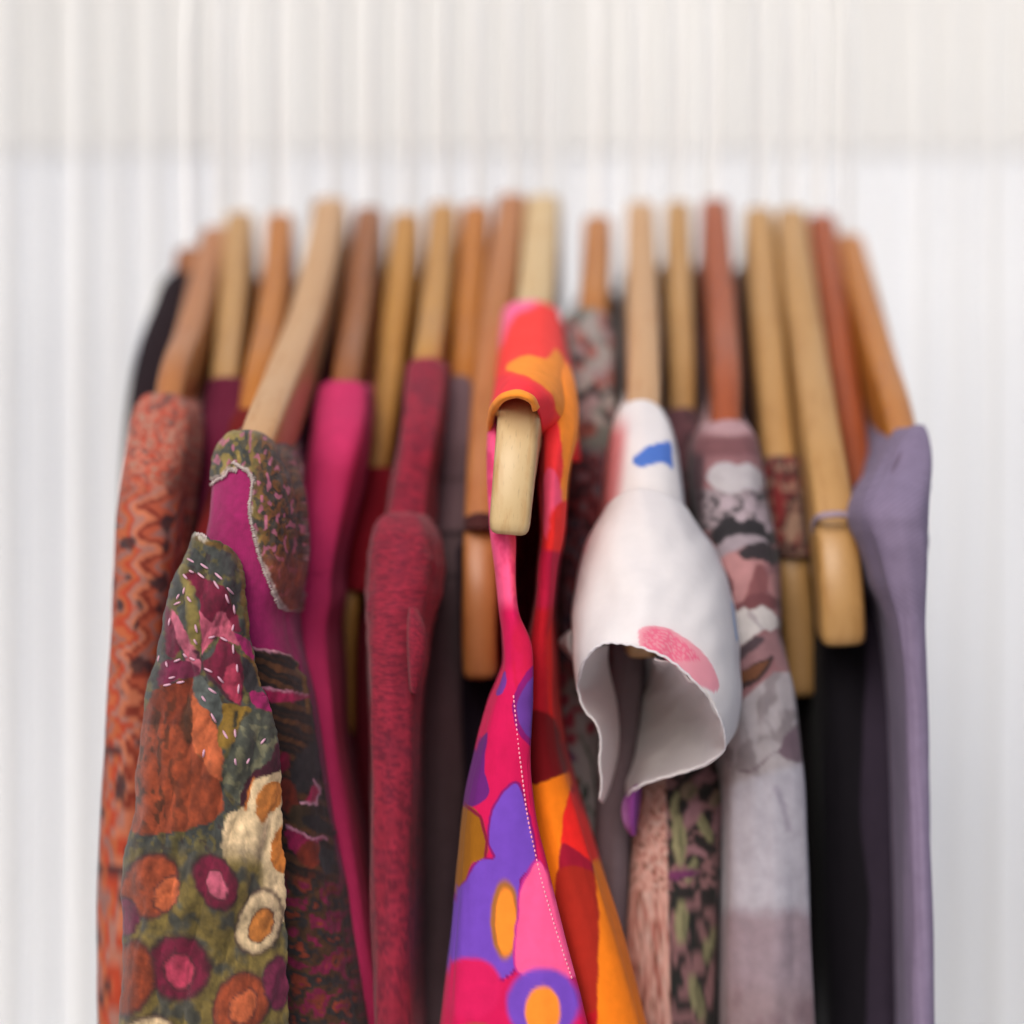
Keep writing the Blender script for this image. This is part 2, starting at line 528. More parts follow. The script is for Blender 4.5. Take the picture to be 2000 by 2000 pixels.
# ------------------------------------------------------------------ garments: body hanging on a hanger, seen end-on
def body(name, hg, prof, mat, paint, parent=None, hb=.0068, lift=.03, wr=.0011, thick=.0009, vs=8, us=None, noseD=.02, seed=1, collar=True, extra=None):
    """prof rows: (py, left px, right px, front Y)"""
    nx = hg.neck[0]
    rows = []
    n = len(prof)
    ztop = None
    for i, (py, xl, xr, Yf) in enumerate(prof):
        z = P(0, py, Yf)[2]
        XL, XR = P(xl, py, Yf)[0], P(xr, py, Yf)[0]
        w = XR - XL; mx = (XL + XR) / 2
        D = min(noseD, w * .75, max(.004, (NECK - Yf) * .35))
        Yb = max(2 * NECK - Yf, NECK + .03)
        Yb = min(Yb, 1.045)
        Ym = Yf + D + (NECK - Yf - D) * .45
        cm = mx + (nx - mx) * (Ym - Yf) / (NECK - Yf)
        hm = w / 2 * .22 + hb * .55
        # shoulder rows are thin, the hanging cloth is fuller
        full = min(1.0, i / 3.0 + .35)
        zb = z
        if collar:
            top = hg.neck[2] - .028
            f = max(0, 1 - i / 4.0)
            zb = z + max(0, top - P(0, prof[0][0], prof[0][3])[2]) * f
        h2 = hb * full + .0022
        bx = nx + (nx - mx) * .25
        rows.append([(bx, Yb, z - .002), (nx - h2, NECK + .07, zb), (nx - h2, NECK, zb), (cm - hm, Ym, z * .75 + zb * .25 if i else z), (XL + .01 * w, Yf + D, z), (XL + .10 * w, Yf + .32 * D, z), (mx, Yf, z),
                     (XR - .10 * w, Yf + .32 * D, z), (XR - .01 * w, Yf + D, z), (cm + hm, Ym, z * .75 + zb * .25 if i else z), (nx + h2, NECK, zb), (nx + h2, NECK + .07, zb), (bx, Yb, z - .002)])
    us = us or [2, 3, 4, 6, 10, 10, 10, 10, 6, 4, 3, 2]

    def wrk(d):
        a = fbm(d['arc'] * 60, d['z'] * 9 + .2 * vnoise(d['arc'] * 40, d['z'] * 20, 0, seed), 0, seed, 3) - .5
        fade = sst(0, .25, d['row'])
        return a * wr * 4 * (.25 + .75 * fade) + (extra(d) if extra else 0)
    return loft(name, rows, mat, us=us, vs=vs, paint=paint, parent=parent, thick=thick, wrinkle=wrk)


def solid(c, var=.10, seed=0, sc=60):
    c = np.asarray(c)
    def f(d):
        n = fbm(d['arc'] * sc, d['z'] * sc * .5, 0, seed) - .5
        return c[None, :] * (1 + var * 2 * n)[:, None]
    return f


# ================================================================== THE SETTING
def boxmesh(name, boxes, mat, parent=None, bevel=0):
    V, Fc = [], []
    for (x0, y0, z0, x1, y1, z1) in boxes:
        o = len(V)
        V += [(x0, y0, z0), (x1, y0, z0), (x1, y1, z0), (x0, y1, z0), (x0, y0, z1), (x1, y0, z1), (x1, y1, z1), (x0, y1, z1)]
        Fc += [tuple(o + i for i in f) for f in ((0, 3, 2, 1), (4, 5, 6, 7), (0, 1, 5, 4), (1, 2, 6, 5), (2, 3, 7, 6), (3, 0, 4, 7))]
    me = bpy.data.meshes.new(name); me.from_pydata(V, [], Fc)
    o = link(name, me, mat, parent)
    if bevel:
        b = o.modifiers.new('soft_edges', 'BEVEL'); b.width = bevel; b.segments = 2
    return o


WHITE = plain('white_paint', (.80, .80, .79), .5, 0, .03, 9)
WARMW = plain('warm_white_paint', (.74, .74, .735), .55, 0, .04, 7)
COOLW = plain('cool_white_paint', (.86, .89, .95), .5, 0, .03, 8)
GREYW = plain('greyish_paint', (.72, .72, .715), .55, 0, .04, 7)
FLOOR = plain('grey_concrete', (.42, .42, .43), .8, 0, .15, 5)

fl = boxmesh('floor', [(-6, -6, -.05, 6, 1.17, 0)], FLOOR); fl['kind'] = 'structure'

# ================================================================== HANGERS
H = {}
H[1] = hanger('brown wooden hanger at the far left holding the orange zigzag print blouse', 'rose', [(425, 430, .80), (398, 530, .745), (368, 640, .69), (338, 720, .65), (312, 800, .625), (296, 880, .61), (290, 960, .605)], cover=790)
H[2] = hanger('light tan wooden hanger holding the plum top, second from the left', 'tan', [(468, 398, .80), (458, 520, .75), (447, 640, .71), (436, 745, .675), (420, 850, .645), (412, 960, .635), (408, 1040, .633)], cover=760)
H[3] = hanger('bright orange wooden hanger partly hidden behind the leaning beige hanger', 'orange', [(546, 405, .80), (540, 500, .76), (525, 620, .71), (500, 740, .665), (480, 840, .64), (470, 960, .63), (468, 1030, .628)], cover=830)
H[4] = hanger('leaning beige wooden hanger holding the velvet flower jacket', 'cream', [(646, 372, .80), (628, 480, .745), (598, 600, .69), (552, 720, .635), (508, 830, .59), (480, 880, .57), (470, 960, .565), (466, 1040, .565)], t0=.0128, t1=.0128, cover=860)
H[5] = hanger('dark brown wooden hanger holding the hot pink top', 'brown', [(722, 390, .80), (708, 500, .755), (692, 620, .71), (675, 730, .665), (655, 840, .635), (640, 960, .62), (632, 1050, .618)], cover=760)
H[6] = hanger('yellowish wooden hanger of the crimson top with a shaded tip showing lower down', 'gold', [(794, 400, .80), (782, 520, .76), (766, 660, .72), (748, 800, .685), (730, 920, .665), (700, 1050, .65), (680, 1180, .645), (674, 1300, .645), (676, 1440, .647)], t1=.0052)
H[7] = hanger('tan wooden hanger holding the raspberry heather knit', 'gold', [(866, 384, .80), (858, 480, .76), (846, 600, .71), (832, 700, .67), (815, 800, .645), (800, 900, .63), (790, 1000, .625)], cover=715)
H[8] = hanger('orange brown wooden hanger holding the grey mauve top', 'orange', [(930, 384, .80), (922, 500, .76), (912, 620, .72), (905, 740, .685), (898, 860, .665), (892, 960, .66), (888, 1060, .658)], cover=750)
H[9] = hanger('reddish hanger left of the bright dress whose long bare tip hangs below', 'rose', [(1001, 366, .80), (988, 460, .76), (972, 580, .715), (958, 700, .68), (950, 820, .655), (944, 940, .64), (940, 1040, .628), (938, 1140, .622), (936, 1240, .622), (938, 1330, .624)], t1=.0103)
H[10] = hanger('pale front hanger with sharp rounded tip poking out of the bright dress', 'pale', [(1062, 366, .80), (1054, 480, .745), (1042, 600, .69), (1027, 700, .63), (1019, 755, .592), (1014, 795, .568), (1007, 880, .559), (1000, 970, .556), (994, 1045, .556)], t0=.0128, t1=.0104, h1=.013)
H[11] = hanger('short looking orange hanger just right of the pale front hanger', 'orange', [(1168, 410, .80), (1164, 500, .755), (1158, 600, .71), (1150, 700, .675), (1143, 820, .655), (1138, 930, .65), (1136, 1000, .65)], cover=620)
H[12] = hanger('tan wooden hanger holding the white blouse', 'cream', [(1251, 378, .80), (1254, 500, .745), (1257, 620, .69), (1258, 740, .645), (1256, 860, .612), (1256, 1000, .60), (1256, 1150, .597), (1258, 1286, .597)], t1=.0098)
H[13] = hanger('narrow light brown hanger between the white blouse hanger and the rust brown one', 'tan', [(1324, 378, .80), (1327, 500, .76), (1330, 620, .72), (1333, 740, .69), (1337, 860, .665), (1340, 980, .66), (1340, 1060, .66)], t0=.0098, cover=815)
H[14] = hanger('rust brown hanger holding the mauve petal print blouse', 'red', [(1396, 372, .80), (1404, 500, .75), (1413, 620, .705), (1420, 740, .66), (1424, 850, .63), (1427, 960, .615), (1428, 1060, .612)], cover=840)
H[15] = hanger('slim tan hanger holding the dark flower print, its shaded square tip behind another', 'tan', [(1482, 388, .80), (1492, 520, .755), (1503, 660, .71), (1514, 790, .68), (1526, 900, .66), (1540, 1010, .65), (1553, 1120, .645), (1562, 1240, .645), (1568, 1362, .647)], t1=.0095)
H[16] = hanger('light tan hanger at right with a thin lilac strap and a bare rounded tip', 'tan', [(1545, 388, .80), (1560, 520, .745), (1580, 660, .70), (1600, 790, .66), (1618, 900, .635), (1632, 1000, .62), (1642, 1090, .612), (1648, 1180, .61), (1650, 1265, .612)], t1=.0130)
H[17] = hanger('dark reddish hanger right of the one with the lilac strap', 'red', [(1604, 400, .80), (1622, 540, .755), (1645, 700, .71), (1668, 850, .675), (1688, 980, .655), (1700, 1080, .645), (1706, 1180, .642)], cover=1095)
H[18] = hanger('orange wooden hanger at the far right holding the lilac blouse', 'orange', [(1655, 440, .80), (1690, 570, .74), (1724, 690, .69), (1756, 800, .645), (1784, 890, .61), (1796, 980, .60), (1800, 1060, .60)], cover=850)


# ------------------------------------------------------------------ slatted white wall behind the rail
wall = bpy.data.objects.new('slatted_wall', None); COL.objects.link(wall); wall.location = (0, 1.12, 0)
tag(wall, 'white painted wall of narrow upright battens behind the clothes', 'wall')
pitch = 72 * K * 1.11
sl = []
for i in range(-150, 151):
    x = i * pitch + .0035
    w = .0030 + .0012 * math.sin(i * 2.3) * math.sin(i * .7 + 1)
    sl.append((x - w, -.006, 0, x + w, .004, 2.6))
boxmesh('battens', sl, WARMW, wall, .0006)
boxmesh('backing_board', [(-3.2, .006, 0, 3.2, .02, 2.6)], COOLW, wall)
ztop = P(0, 285, 1.11)[2]
boxmesh('top_board', [(-3.2, .0035, ztop, 3.2, .0055, ztop + .22)], GREYW, wall)

# ------------------------------------------------------------------ rail the hangers hang from
rail = bpy.data.objects.new('clothes_rail', None); COL.objects.link(rail); rail.location = (0, NECK, 0)
tag(rail, 'round steel clothes rail on two uprights carrying all the hangers', 'clothes rail')
tube('rail_bar', [(-.62, 0, RAILZ), (0, 0, RAILZ), (.62, 0, RAILZ)], RAILR, STEEL, rail, n=24, sub=2)
for s in (-1, 1):
    tube('upright', [(s * .6, 0, .02), (s * .6, 0, .8), (s * .6, 0, RAILZ - .012)], .012, STEEL, rail, n=20, sub=2)
    tube('foot', [(s * .6, -.22, .016), (s * .6, 0, .016), (s * .6, .22, .016)], .014, STEEL, rail, n=16, sub=2)


def ramp(v, cols):
    cols = np.array(cols); n = len(cols)
    v = np.mod(v, 1.0) * n
    i = np.floor(v).astype(int) % n; f = v - np.floor(v)
    f = sst(.25, .75, f)
    return cols[i] * (1 - f)[:, None] + cols[(i + 1) % n] * f[:, None]


GAR = 'clothes hanging on the rail'

# ================================================================== 1 orange zigzag blouse
def p1(d):
    px, py = d['px'] + 0 * d['arc'], d['py']
    u = d['arc'] / .00014
    tri = np.abs(np.mod((py + 14 * (fbm(u / 40, py / 40, 0, 9) - .5)) / 58, 1) - .5) * 4 - 1
    n = fbm(u / 70, py / 70, 0, 4)
    v = (u + 19 * tri + 70 * n) / 105
    c = ramp(v, [C(214, 112, 70), C(206, 78, 48), C(190, 132, 118), C(226, 132, 96), C(150, 60, 44), C(206, 100, 70), C(168, 120, 112)])
    P_ = Paint(d, (0, 0, 0)); P_.c = c
    m = sst(.66, .76, vnoise(u / 34, py / 40, 0, 12))
    P_.mask(m, C(52, 46, 54), .85)
    up = 1 - sst(900, 1000, py)
    q = fbm(u / 38, py / 34, 0, 22)
    top = ramp(q * 2.2, [C(222, 120, 96), C(216, 92, 68), C(120, 96, 90), C(232, 142, 118), C(206, 76, 50), C(196, 150, 130)])
    P_.c = P_.c * (1 - up)[:, None] + top * up[:, None]
    return P_.c


def rows(hg, lst, off=.002):
    out = []
    for r in lst:
        out.append(r if len(r) == 4 else (r[0], r[1], r[2], hg.Yat(r[0]) - off))
    return out


H[0] = hanger('hanger of the black garment, almost hidden at the far left end', 'brown', [(372, 470, .80), (352, 560, .765), (330, 660, .735), (312, 760, .715), (300, 880, .705), (296, 980, .703)], cover=520)
h = H[0]
o, _ = body('black_coat', h, rows(h, [(530, 336, 378), (545, 318, 384), (600, 292, 384), (680, 262, 378), (780, 242, 366), (900, 230, 356, .700), (1100, 222, 340, .690), (1400, 216, 330, .68), (1750, 214, 326, .68), (2100, 212, 326, .68)]), DARK, solid(C(42, 28, 34), .1, 19))
tag(o, 'black garment showing only as a dark edge behind the zigzag blouse', 'coat', GAR)
h = H[1]
o, _ = body('print_blouse', h, rows(h, [(770, 284, 336), (782, 264, 354), (810, 250, 366), (850, 241, 366), (900, 232, 360), (960, 222, 352, .604), (1030, 211, 345, .600), (1110, 205, 339, .598), (1200, 201, 322, .597), (1300, 197, 302, .596), (1450, 194, 296, .595), (1700, 190, 292, .595), (2100, 186, 292, .595)]), CLOTH, p1, us=[2, 3, 4, 8, 14, 16, 16, 14, 8, 4, 3, 2], vs=14)
tag(o, 'orange and salmon zigzag print blouse at the left end', 'blouse', GAR)

# ================================================================== 2 plum, 3 dark red
h = H[2]
o, _ = body('plum_blouse', h, rows(h, [(738, 412, 470), (748, 402, 480), (790, 394, 478), (860, 386, 466), (930, 380, 458), (1000, 370, 448, .628), (1100, 350, 436, .624), (1200, 330, 424, .62), (1350, 304, 400, .615), (1700, 296, 400, .612), (2100, 296, 400, .61)]), DARK, solid(C(122, 30, 62), .12, 3))
tag(o, 'plain plum coloured top on the second hanger from the left', 'top', GAR)
h = H[3]
o, _ = body('wine_blouse', h, rows(h, [(800, 462, 512), (820, 446, 522), (880, 428, 508), (950, 405, 490), (1020, 380, 474, .616), (1100, 352, 452, .608), (1180, 326, 436, .602), (1260, 310, 424, .598), (1400, 296, 410, .595), (1700, 290, 404, .592), (2100, 286, 400, .59)]), DARK, solid(C(128, 30, 30), .12, 5))
tag(o, 'dark wine red top squeezed between the zigzag blouse and the velvet jacket', 'top', GAR)

# ================================================================== 4 velvet flower jacket
MAG = C(196, 34, 118)


def p4(d):
    p = Paint(d, MAG)
    px, py = p.px, p.py
    net = .5 + .5 * np.sin((px + py * .35) * 1.35)
    p.mask(net * .35, C(150, 20, 92))
    p.warp(5, 16)
    capx = [(380, 835), (575, 830), (590, 1000), (585, 1190), (552, 1192), (528, 1140), (508, 1085), (496, 1035), (488, 995), (492, 965), (494, 935), (482, 918), (470, 912), (460, 918), (448, 915), (438, 930), (425, 934), (410, 950), (385, 946)]
    q = polysd(p.wx, p.wy, capx)
    cap = 1 - sst(-1.5, 1.5, q)
    n1 = fbm(px / 26, py / 36, 0, 31); n2 = fbm(px / 15, py / 24, 0, 37)
    vel = ramp(n1 * 1.3 + .1, [C(176, 154, 84), C(150, 128, 60), C(84, 84, 74), C(164, 140, 74)])
    brown = ramp(n2 * 1.5, [C(112, 76, 34), C(70, 46, 24), C(130, 92, 44), C(52, 46, 42), C(140, 84, 42)])
    r = sst(470, 522, px + (py - 880) * -.05)
    vel = vel * (1 - r)[:, None] + brown * r[:, None]
    p.c = p.c * (1 - cap)[:, None] + vel * cap[:, None]
    spot = cap * sst(.60, .66, vnoise(px / 12, py / 19, 0, 51))
    p.mask(spot, C(66, 68, 66), .8)
    p.mask(cap * sst(.70, .74, vnoise(px / 9, py / 17, 0, 59)), C(214, 120, 150), .8)
    low = cap * sst(1060, 1120, py)
    p.mask(low, C(176, 86, 66), .7)
    p.mask((1 - sst(.6, 3.0, np.abs(q + .5))) * (1 - sst(1190, 1210, py)) * sst(860, 880, py), C(240, 214, 206), .9)
    # leaves lower right
    leaf = [(470, 1262), (505, 1268), (540, 1276), (564, 1284), (580, 1320), (600, 1400), (625, 1520), (660, 1700), (720, 2090), (430, 2090), (440, 1300)]
    lm = 1 - sst(-1.5, 1.5, polysd(p.wx, p.wy, leaf))
    st = .5 + .5 * np.sin((py - .45 * px) / 5.2 + 3 * fbm(px / 30, py / 30, 0, 8))
    lc = ramp(st * .5, [C(98, 58, 28), C(36, 24, 20), C(80, 46, 22)])
    p.c = p.c * (1 - lm)[:, None] + lc * lm[:, None]
    p.line([(474, 1263), (505, 1268), (540, 1276), (566, 1286)], 2.2, C(222, 150, 170), 1.5)
    p.line([(566, 1286), (578, 1330), (590, 1392)], 2.5, C(140, 96, 40), 2)
    p.poly([(506, 1344), (540, 1350), (586, 1362), (588, 1368), (545, 1371), (512, 1367)], C(178, 24, 84))
    p.line([(506, 1342), (540, 1348), (588, 1361)], 2.0, C(218, 140, 165), 1.5)
    p.ell(590, 1500, 26, 50, C(50, 44, 46), 18)
    p.poly([(545, 1470), (562, 1476), (556, 1500), (543, 1510)], C(150, 20, 60))
    p.ell(558, 1555, 16, 36, C(128, 44, 24), -12)
    p.poly([(600, 1530), (612, 1540), (606, 1568), (588, 1564)], C(196, 24, 90)); p.line([(600, 1526), (614, 1540), (606, 1572), (580, 1566)], 2.5, C(232, 170, 190), 1.5)
    p.ell(588, 1596, 32, 22, C(72, 54, 32), 30); p.ell(606, 1608, 26, 14, C(40, 36, 36), 30)
    p.poly([(560, 1618), (600, 1640), (620, 1640), (590, 1670), (560, 1650)], C(170, 22, 84)); p.line([(556, 1612), (600, 1637), (626, 1638)], 2.5, C(226, 150, 176), 1.5)
    p.ell(600, 1668, 24, 26, C(140, 48, 26)); p.ell(630, 1680, 12, 30, C(60, 58, 60), -15)
    far = sst(1690, 1740, py)
    fc = ramp(fbm(px / 40, py / 40, 0, 77) * 2, [C(90, 56, 30), C(52, 46, 46), C(150, 60, 34), C(150, 24, 76)])
    p.c = p.c * (1 - far)[:, None] + fc * far[:, None]
    vm = np.clip(cap + lm, 0, 1)
    nap_sheen = fbm(px / 12 + py / 50, py / 30, 0, 194, 3)  # velvet sheen painted as lighter and darker streaks
    p.c = p.c * (1 - vm[:, None] * (.65 - 1.35 * nap_sheen)[:, None])
    return p.c, vm * .0009 * (.7 + .6 * n2)


h = H[4]
jk, jV = body('velvet_jacket', h, [(849, 456, 492, .5795), (858, 436, 510, .576), (880, 418, 530, .573), (920, 409, 549, .570), (965, 402, 562, .568), (1010, 396, 566, .567), (1050, 388, 568, .567), (1100, 376, 566, .567), (1150, 364, 556, .567), (1200, 350, 546, .567), (1250, 340, 553, .567), (1300, 332, 568, .568), (1350, 326, 580, .568), (1450, 312, 597, .568), (1550, 300, 612, .568), (1650, 290, 630, .568), (1750, 282, 650, .568), (1830, 279, 662, .568), (1900, 276, 674, .568), (1990, 273, 688, .568), (2090, 270, 704, .568)], VELVET, p4, us=[2, 3, 4, 10, 24, 34, 34, 34, 14, 4, 3, 2], vs=22, noseD=.016)
tag(jk, 'velvet jacket with olive, crimson and rust flowers over magenta net', 'jacket', GAR)


def p4f(d):
    p = Paint(d, C(74, 76, 72))
    px, py = p.px, p.py
    n = fbm(px / 22, py / 30, 0, 61)
    p.mask(sst(.50, .60, n), C(116, 104, 56), .85)
    p.mask(sst(.60, .7, fbm(px / 16, py / 20, 0, 67)), C(58, 40, 46), .7)
    p.warp(4, 13, 7)
    p.line([(386, 1050), (420, 1066), (448, 1080), (466, 1100), (474, 1180), (482, 1240)], 5, C(124, 92, 40), 3)
    p.line([(383, 1046), (392, 1046), (402, 1056)], 5, C(196, 186, 170), 3)
    p.line([(366, 1112), (372, 1150), (379, 1220), (386, 1290)], 7, C(150, 132, 70), 3)
    CR = C(128, 22, 58)
    p.poly([(372, 1124), (407, 1132), (436, 1152), (447, 1181), (462, 1207), (460, 1236), (423, 1194), (402, 1222), (388, 1178)], CR)
    p.poly([(389, 1194), (407, 1215), (423, 1190), (441, 1200), (456, 1233), (460, 1262), (433, 1250), (417, 1247), (397, 1278), (388, 1236)], C(220, 104, 130))
    p.poly([(428, 1246), (448, 1261), (461, 1285), (469, 1323), (468, 1375), (446, 1359), (425, 1331), (396, 1300), (416, 1280)], CR)
    p.poly([(448, 1296), (464, 1329), (465, 1372), (448, 1362), (432, 1338)], C(206, 66, 98))
    p.poly([(343, 1194), (366, 1226), (386, 1270), (394, 1312), (368, 1294), (354, 1256)], C(216, 110, 136))
    p.poly([(336, 1182), (348, 1225), (354, 1259), (346, 1284), (327, 1276), (331, 1228)], C(122, 24, 60))
    p.poly([(318, 1296), (345, 1288), (384, 1296), (392, 1318), (350, 1326), (314, 1340)], C(128, 36, 74))
    p.line([(384, 1270), (398, 1300), (420, 1330), (452, 1368)], 3, C(84, 40, 54), 2)
    p.poly([(308, 1352), (340, 1334), (379, 1326), (384, 1398), (384, 1450), (350, 1440), (280, 1440)], C(140, 56, 28))
    p.poly([(250, 1440), (350, 1416), (374, 1440), (395, 1480), (430, 1530), (420, 1600), (250, 1620)], C(168, 74, 40))
    p.mask((1 - sst(300, 420, px)) * sst(1340, 1380, py) * (1 - sst(1600, 1640, py)) * sst(.54, .62, fbm(px / 16, py / 44, 0, 99)), C(74, 44, 24), .8)
    p.poly([(366, 1360), (380, 1372), (376, 1440), (364, 1450), (352, 1410)], C(70, 44, 22), 5, amt=.8)
    p.poly([(382, 1345), (400, 1385), (424, 1430), (436, 1481), (430, 1522), (396, 1478), (378, 1445)], C(222, 112, 66))
    p.poly([(379, 1328), (396, 1322), (433, 1365), (440, 1409), (428, 1426), (405, 1393), (387, 1372)], C(104, 110, 106))
    p.poly([(439, 1372), (493, 1390), (480, 1418), (452, 1452), (430, 1462), (424, 1426), (434, 1404)], C(152, 116, 40))
    p.line([(462, 1390), (456, 1425)], 3.5, C(70, 64, 46), 2); p.line([(480, 1394), (470, 1420)], 3.5, C(80, 70, 46), 2)
    lf = p.poly([(480, 1400), (498, 1388), (542, 1409), (546, 1447), (526, 1483), (498, 1512), (485, 1546), (467, 1565), (436, 1527), (432, 1497), (456, 1450)], C(88, 90, 78))
    p.mask(lf * sst(.5, .62, fbm(px / 20, py / 26, 0, 83)), C(140, 136, 104), .8)
    cream = [(560, 1490), (570, 1640), (580, 1780), (500, 1800), (440, 1700), (440, 1600), (478, 1572), (496, 1520), (520, 1505)]
    p.poly(cream, C(246, 214, 168))
    p.poly([(546, 1440), (552, 1499), (498, 1522), (484, 1572), (468, 1568), (480, 1522), (517, 1488)], C(78, 20, 42))
    p.poly([(507, 1540), (535, 1523), (552, 1546), (537, 1580), (519, 1588), (511, 1608), (499, 1584)], C(214, 130, 56))
    p.poly([(540, 1620), (575, 1610), (580, 1700), (530, 1690)], C(212, 124, 48))
    p.line([(498, 1520), (486, 1545), (480, 1580)], 2.5, C(214, 120, 50), 2)
    p.poly([(456, 1240), (483, 1255), (490, 1288), (474, 1281)], C(176, 24, 104))
    p.poly([(485, 1350), (515, 1362), (526, 1390), (498, 1384)], C(176, 24, 104))
    p.poly([(466, 1285), (492, 1296), (500, 1345), (478, 1350), (469, 1320)], C(60, 56, 58))
    p.line([(470, 1282), (492, 1294), (508, 1342)], 3, C(130, 92, 40), 2)
    far = sst(1640, 1700, py) * (1 - sst(500, 530, px)) + sst(1800, 1830, py)
    far = np.clip(far, 0, 1)
    n9 = fbm(px / 46, py / 60, 0, 91, 3)
    fc = ramp(n9 * .9, [C(92, 92, 76), C(132, 112, 56), C(80, 78, 68)])
    p.c = p.c * (1 - far)[:, None] + fc * far[:, None]
    for (x, y, a, b, r, c) in ((300, 1730, 46, 60, 20, C(168, 74, 40)), (330, 1745, 22, 34, 20, C(222, 112, 66)), (420, 1720, 34, 50, -25, C(128, 22, 58)), (424, 1728, 16, 26, -25, C(220, 104, 130)),
                            (505, 1800, 40, 60, 15, C(246, 214, 168)), (508, 1806, 20, 32, 15, C(214, 130, 56)), (350, 1890, 56, 60, -10, C(128, 22, 58)), (352, 1896, 28, 34, -10, C(206, 66, 98)),
                            (260, 1910, 40, 70, 10, C(150, 62, 30)), (470, 1960, 46, 60, 30, C(168, 74, 40)), (474, 1964, 20, 34, 30, C(222, 112, 66)), (300, 2040, 50, 54, 0, C(246, 214, 168)), (540, 1920, 26, 50, 0, C(128, 36, 74)), (400, 2060, 44, 40, 20, C(128, 22, 58)), (250, 1790, 24, 36, 0, C(128, 36, 74))):
        p.ell(x, y, a * 1.12, b * 1.12, C(70, 40, 44), r, .1)
        p.ell(x, y, a, b, c, r, .12)
    lum = fbm(px / 4, py / 7, 0, 93)
    nap_sheen = fbm(px / 14 + py / 60, py / 34, 0, 94, 3)  # sheen of the pile put into the colour
    p.c = p.c * (.80 + .40 * lum)[:, None] * (.30 + 1.5 * nap_sheen)[:, None]
    return p.c, .0006 * (fbm(px / 20, py / 24, 0, 95) - .3) + .0034 * (fbm(px / 46 + py / 300, py / 150, 0, 97, 2) - .5) * sst(1060, 1120, py) + .0009 * np.exp(-((px - 379 - (py - 1220) * .07) / 7) ** 2) * sst(1090, 1130, py) * (1 - sst(1290, 1330, py))


fl_ctrl = []
ledge = [(1046, 383, 460), (1096, 365, 470), (1158, 344, 477), (1225, 322, 484), (1292, 306, 494), (1350, 297, 512), (1402, 290, 530), (1455, 282, 541), (1540, 271, 546), (1650, 259, 551), (1740, 252, 555), (1830, 247, 559), (1960, 242, 564), (2090, 238, 568)]
topd = [0, 0, 8, 20, 32, 44]
for i, (y, l, r) in enumerate(ledge):
    yf = [.562, .559, .557, .556, .5555, .555, .5545, .554, .554, .554, .554, .554, .554, .554][i]
    w = r - l
    t = (1 - i / 3.0) if i < 3 else 0
    row = [(l + 20, y + t * topd[0], yf + .030), (l, y + t * topd[0], yf + .010), (l + .10 * w, y + t * (topd[1] - 4), yf + .002),
           (l + .36 * w, y + t * topd[2], yf - .001 + .0015 * math.sin(i * 1.7)), (l + .64 * w, y + t * topd[3], yf - .0005 + .002 * math.sin(i * 2.3 + 1)), (l + .88 * w, y + t * topd[4], yf + .0025), (r, y + t * topd[5], yf + .0050)]
    fl_ctrl.append(row)
flap, fV = loft('velvet_front', pxgrid(fl_ctrl), VELVET, us=[4, 8, 20, 24, 24, 14], vs=26, paint=p4f, parent=jk, thick=.0016, jag=.0006)
THREAD = fabric('pink_thread', color=tuple(C(250, 190, 214)), rough=.4, sheen=.4, spec=.5, weave=3000)
zz = [(740, 390, 800, 430), (850, 460, 905, 510), (640, 350, 690, 380), (720, 460, 770, 500), (840, 520, 880, 580), (940, 570, 990, 620), (930, 620, 955, 690), (990, 700, 1000, 770), (610, 470, 640, 505), (620, 570, 610, 620), (640, 640, 670, 680), (540, 700, 590, 680), (700, 850, 715, 910), (800, 950, 850, 940), (890, 945, 945, 975), (990, 850, 980, 900), (1015, 1150, 1020, 1210), (985, 1000, 990, 1070), (770, 1180, 830, 1210), (870, 1240, 915, 1290), (1030, 1300, 1025, 1370), (460, 1310, 520, 1300), (500, 1255, 550, 1245), (560, 1290, 620, 1280), (540, 1130, 590, 1110), (610, 1070, 640, 1100), (660, 1100, 700, 1120), (480, 1130, 490, 1170), (800, 1330, 860, 1370), (750, 1390, 780, 1430), (820, 1520, 860, 1590), (910, 1650, 945, 1710), (1000, 1640, 1005, 1700), (1230, 1710, 1195, 1750), (1000, 1860, 1010, 1910), (1110, 1860, 1090, 1900), (770, 1790, 760, 1850), (580, 620, 560, 660), (655, 440, 690, 460), (510, 800, 500, 860), (430, 1080, 420, 1130), (690, 960, 715, 1000)]
segs = []
for a, b, c, e in zz:
    q0 = (200 + a / 3.864, 1000 + b / 3.864); q1 = (200 + c / 3.864, 1000 + e / 3.864)
    segs.append((on(fV, *q0, .0006), on(fV, *q1, .0006)))
dashes('stitching', segs, .00031, THREAD, jk)
FR = fabric('pale_fringe', color=tuple(C(246, 226, 220)), rough=.6, sheen=.3, weave=3000)


def fringe(V, line, ln, lean, parent, step=2.6, seed=1):
    rnd = random.Random(seed)
    ln_ = cr_up(np.array(line, float), 12); cu = np.concatenate([[0], np.cumsum(np.hypot(*np.diff(ln_, axis=0).T))])
    sg = []; t = 0
    while t < cu[-1]:
        x, y = [np.interp(t, cu, ln_[:, k]) for k in (0, 1)]
        L = ln * rnd.uniform(.55, 1.25); a = lean + rnd.uniform(-.35, .35)
        x0, y0 = x - math.sin(a) * L * .4, y - math.cos(a) * L * .4
        x1, y1 = x + math.sin(a) * L * .6, y + math.cos(a) * L * .6
        sg.append((on(V, x0, y0, .0009), on(V, x1, y1, .0004)))
        t += step * rnd.uniform(.6, 1.4)
    dashes('fringe', sg, .00017, FR, parent)


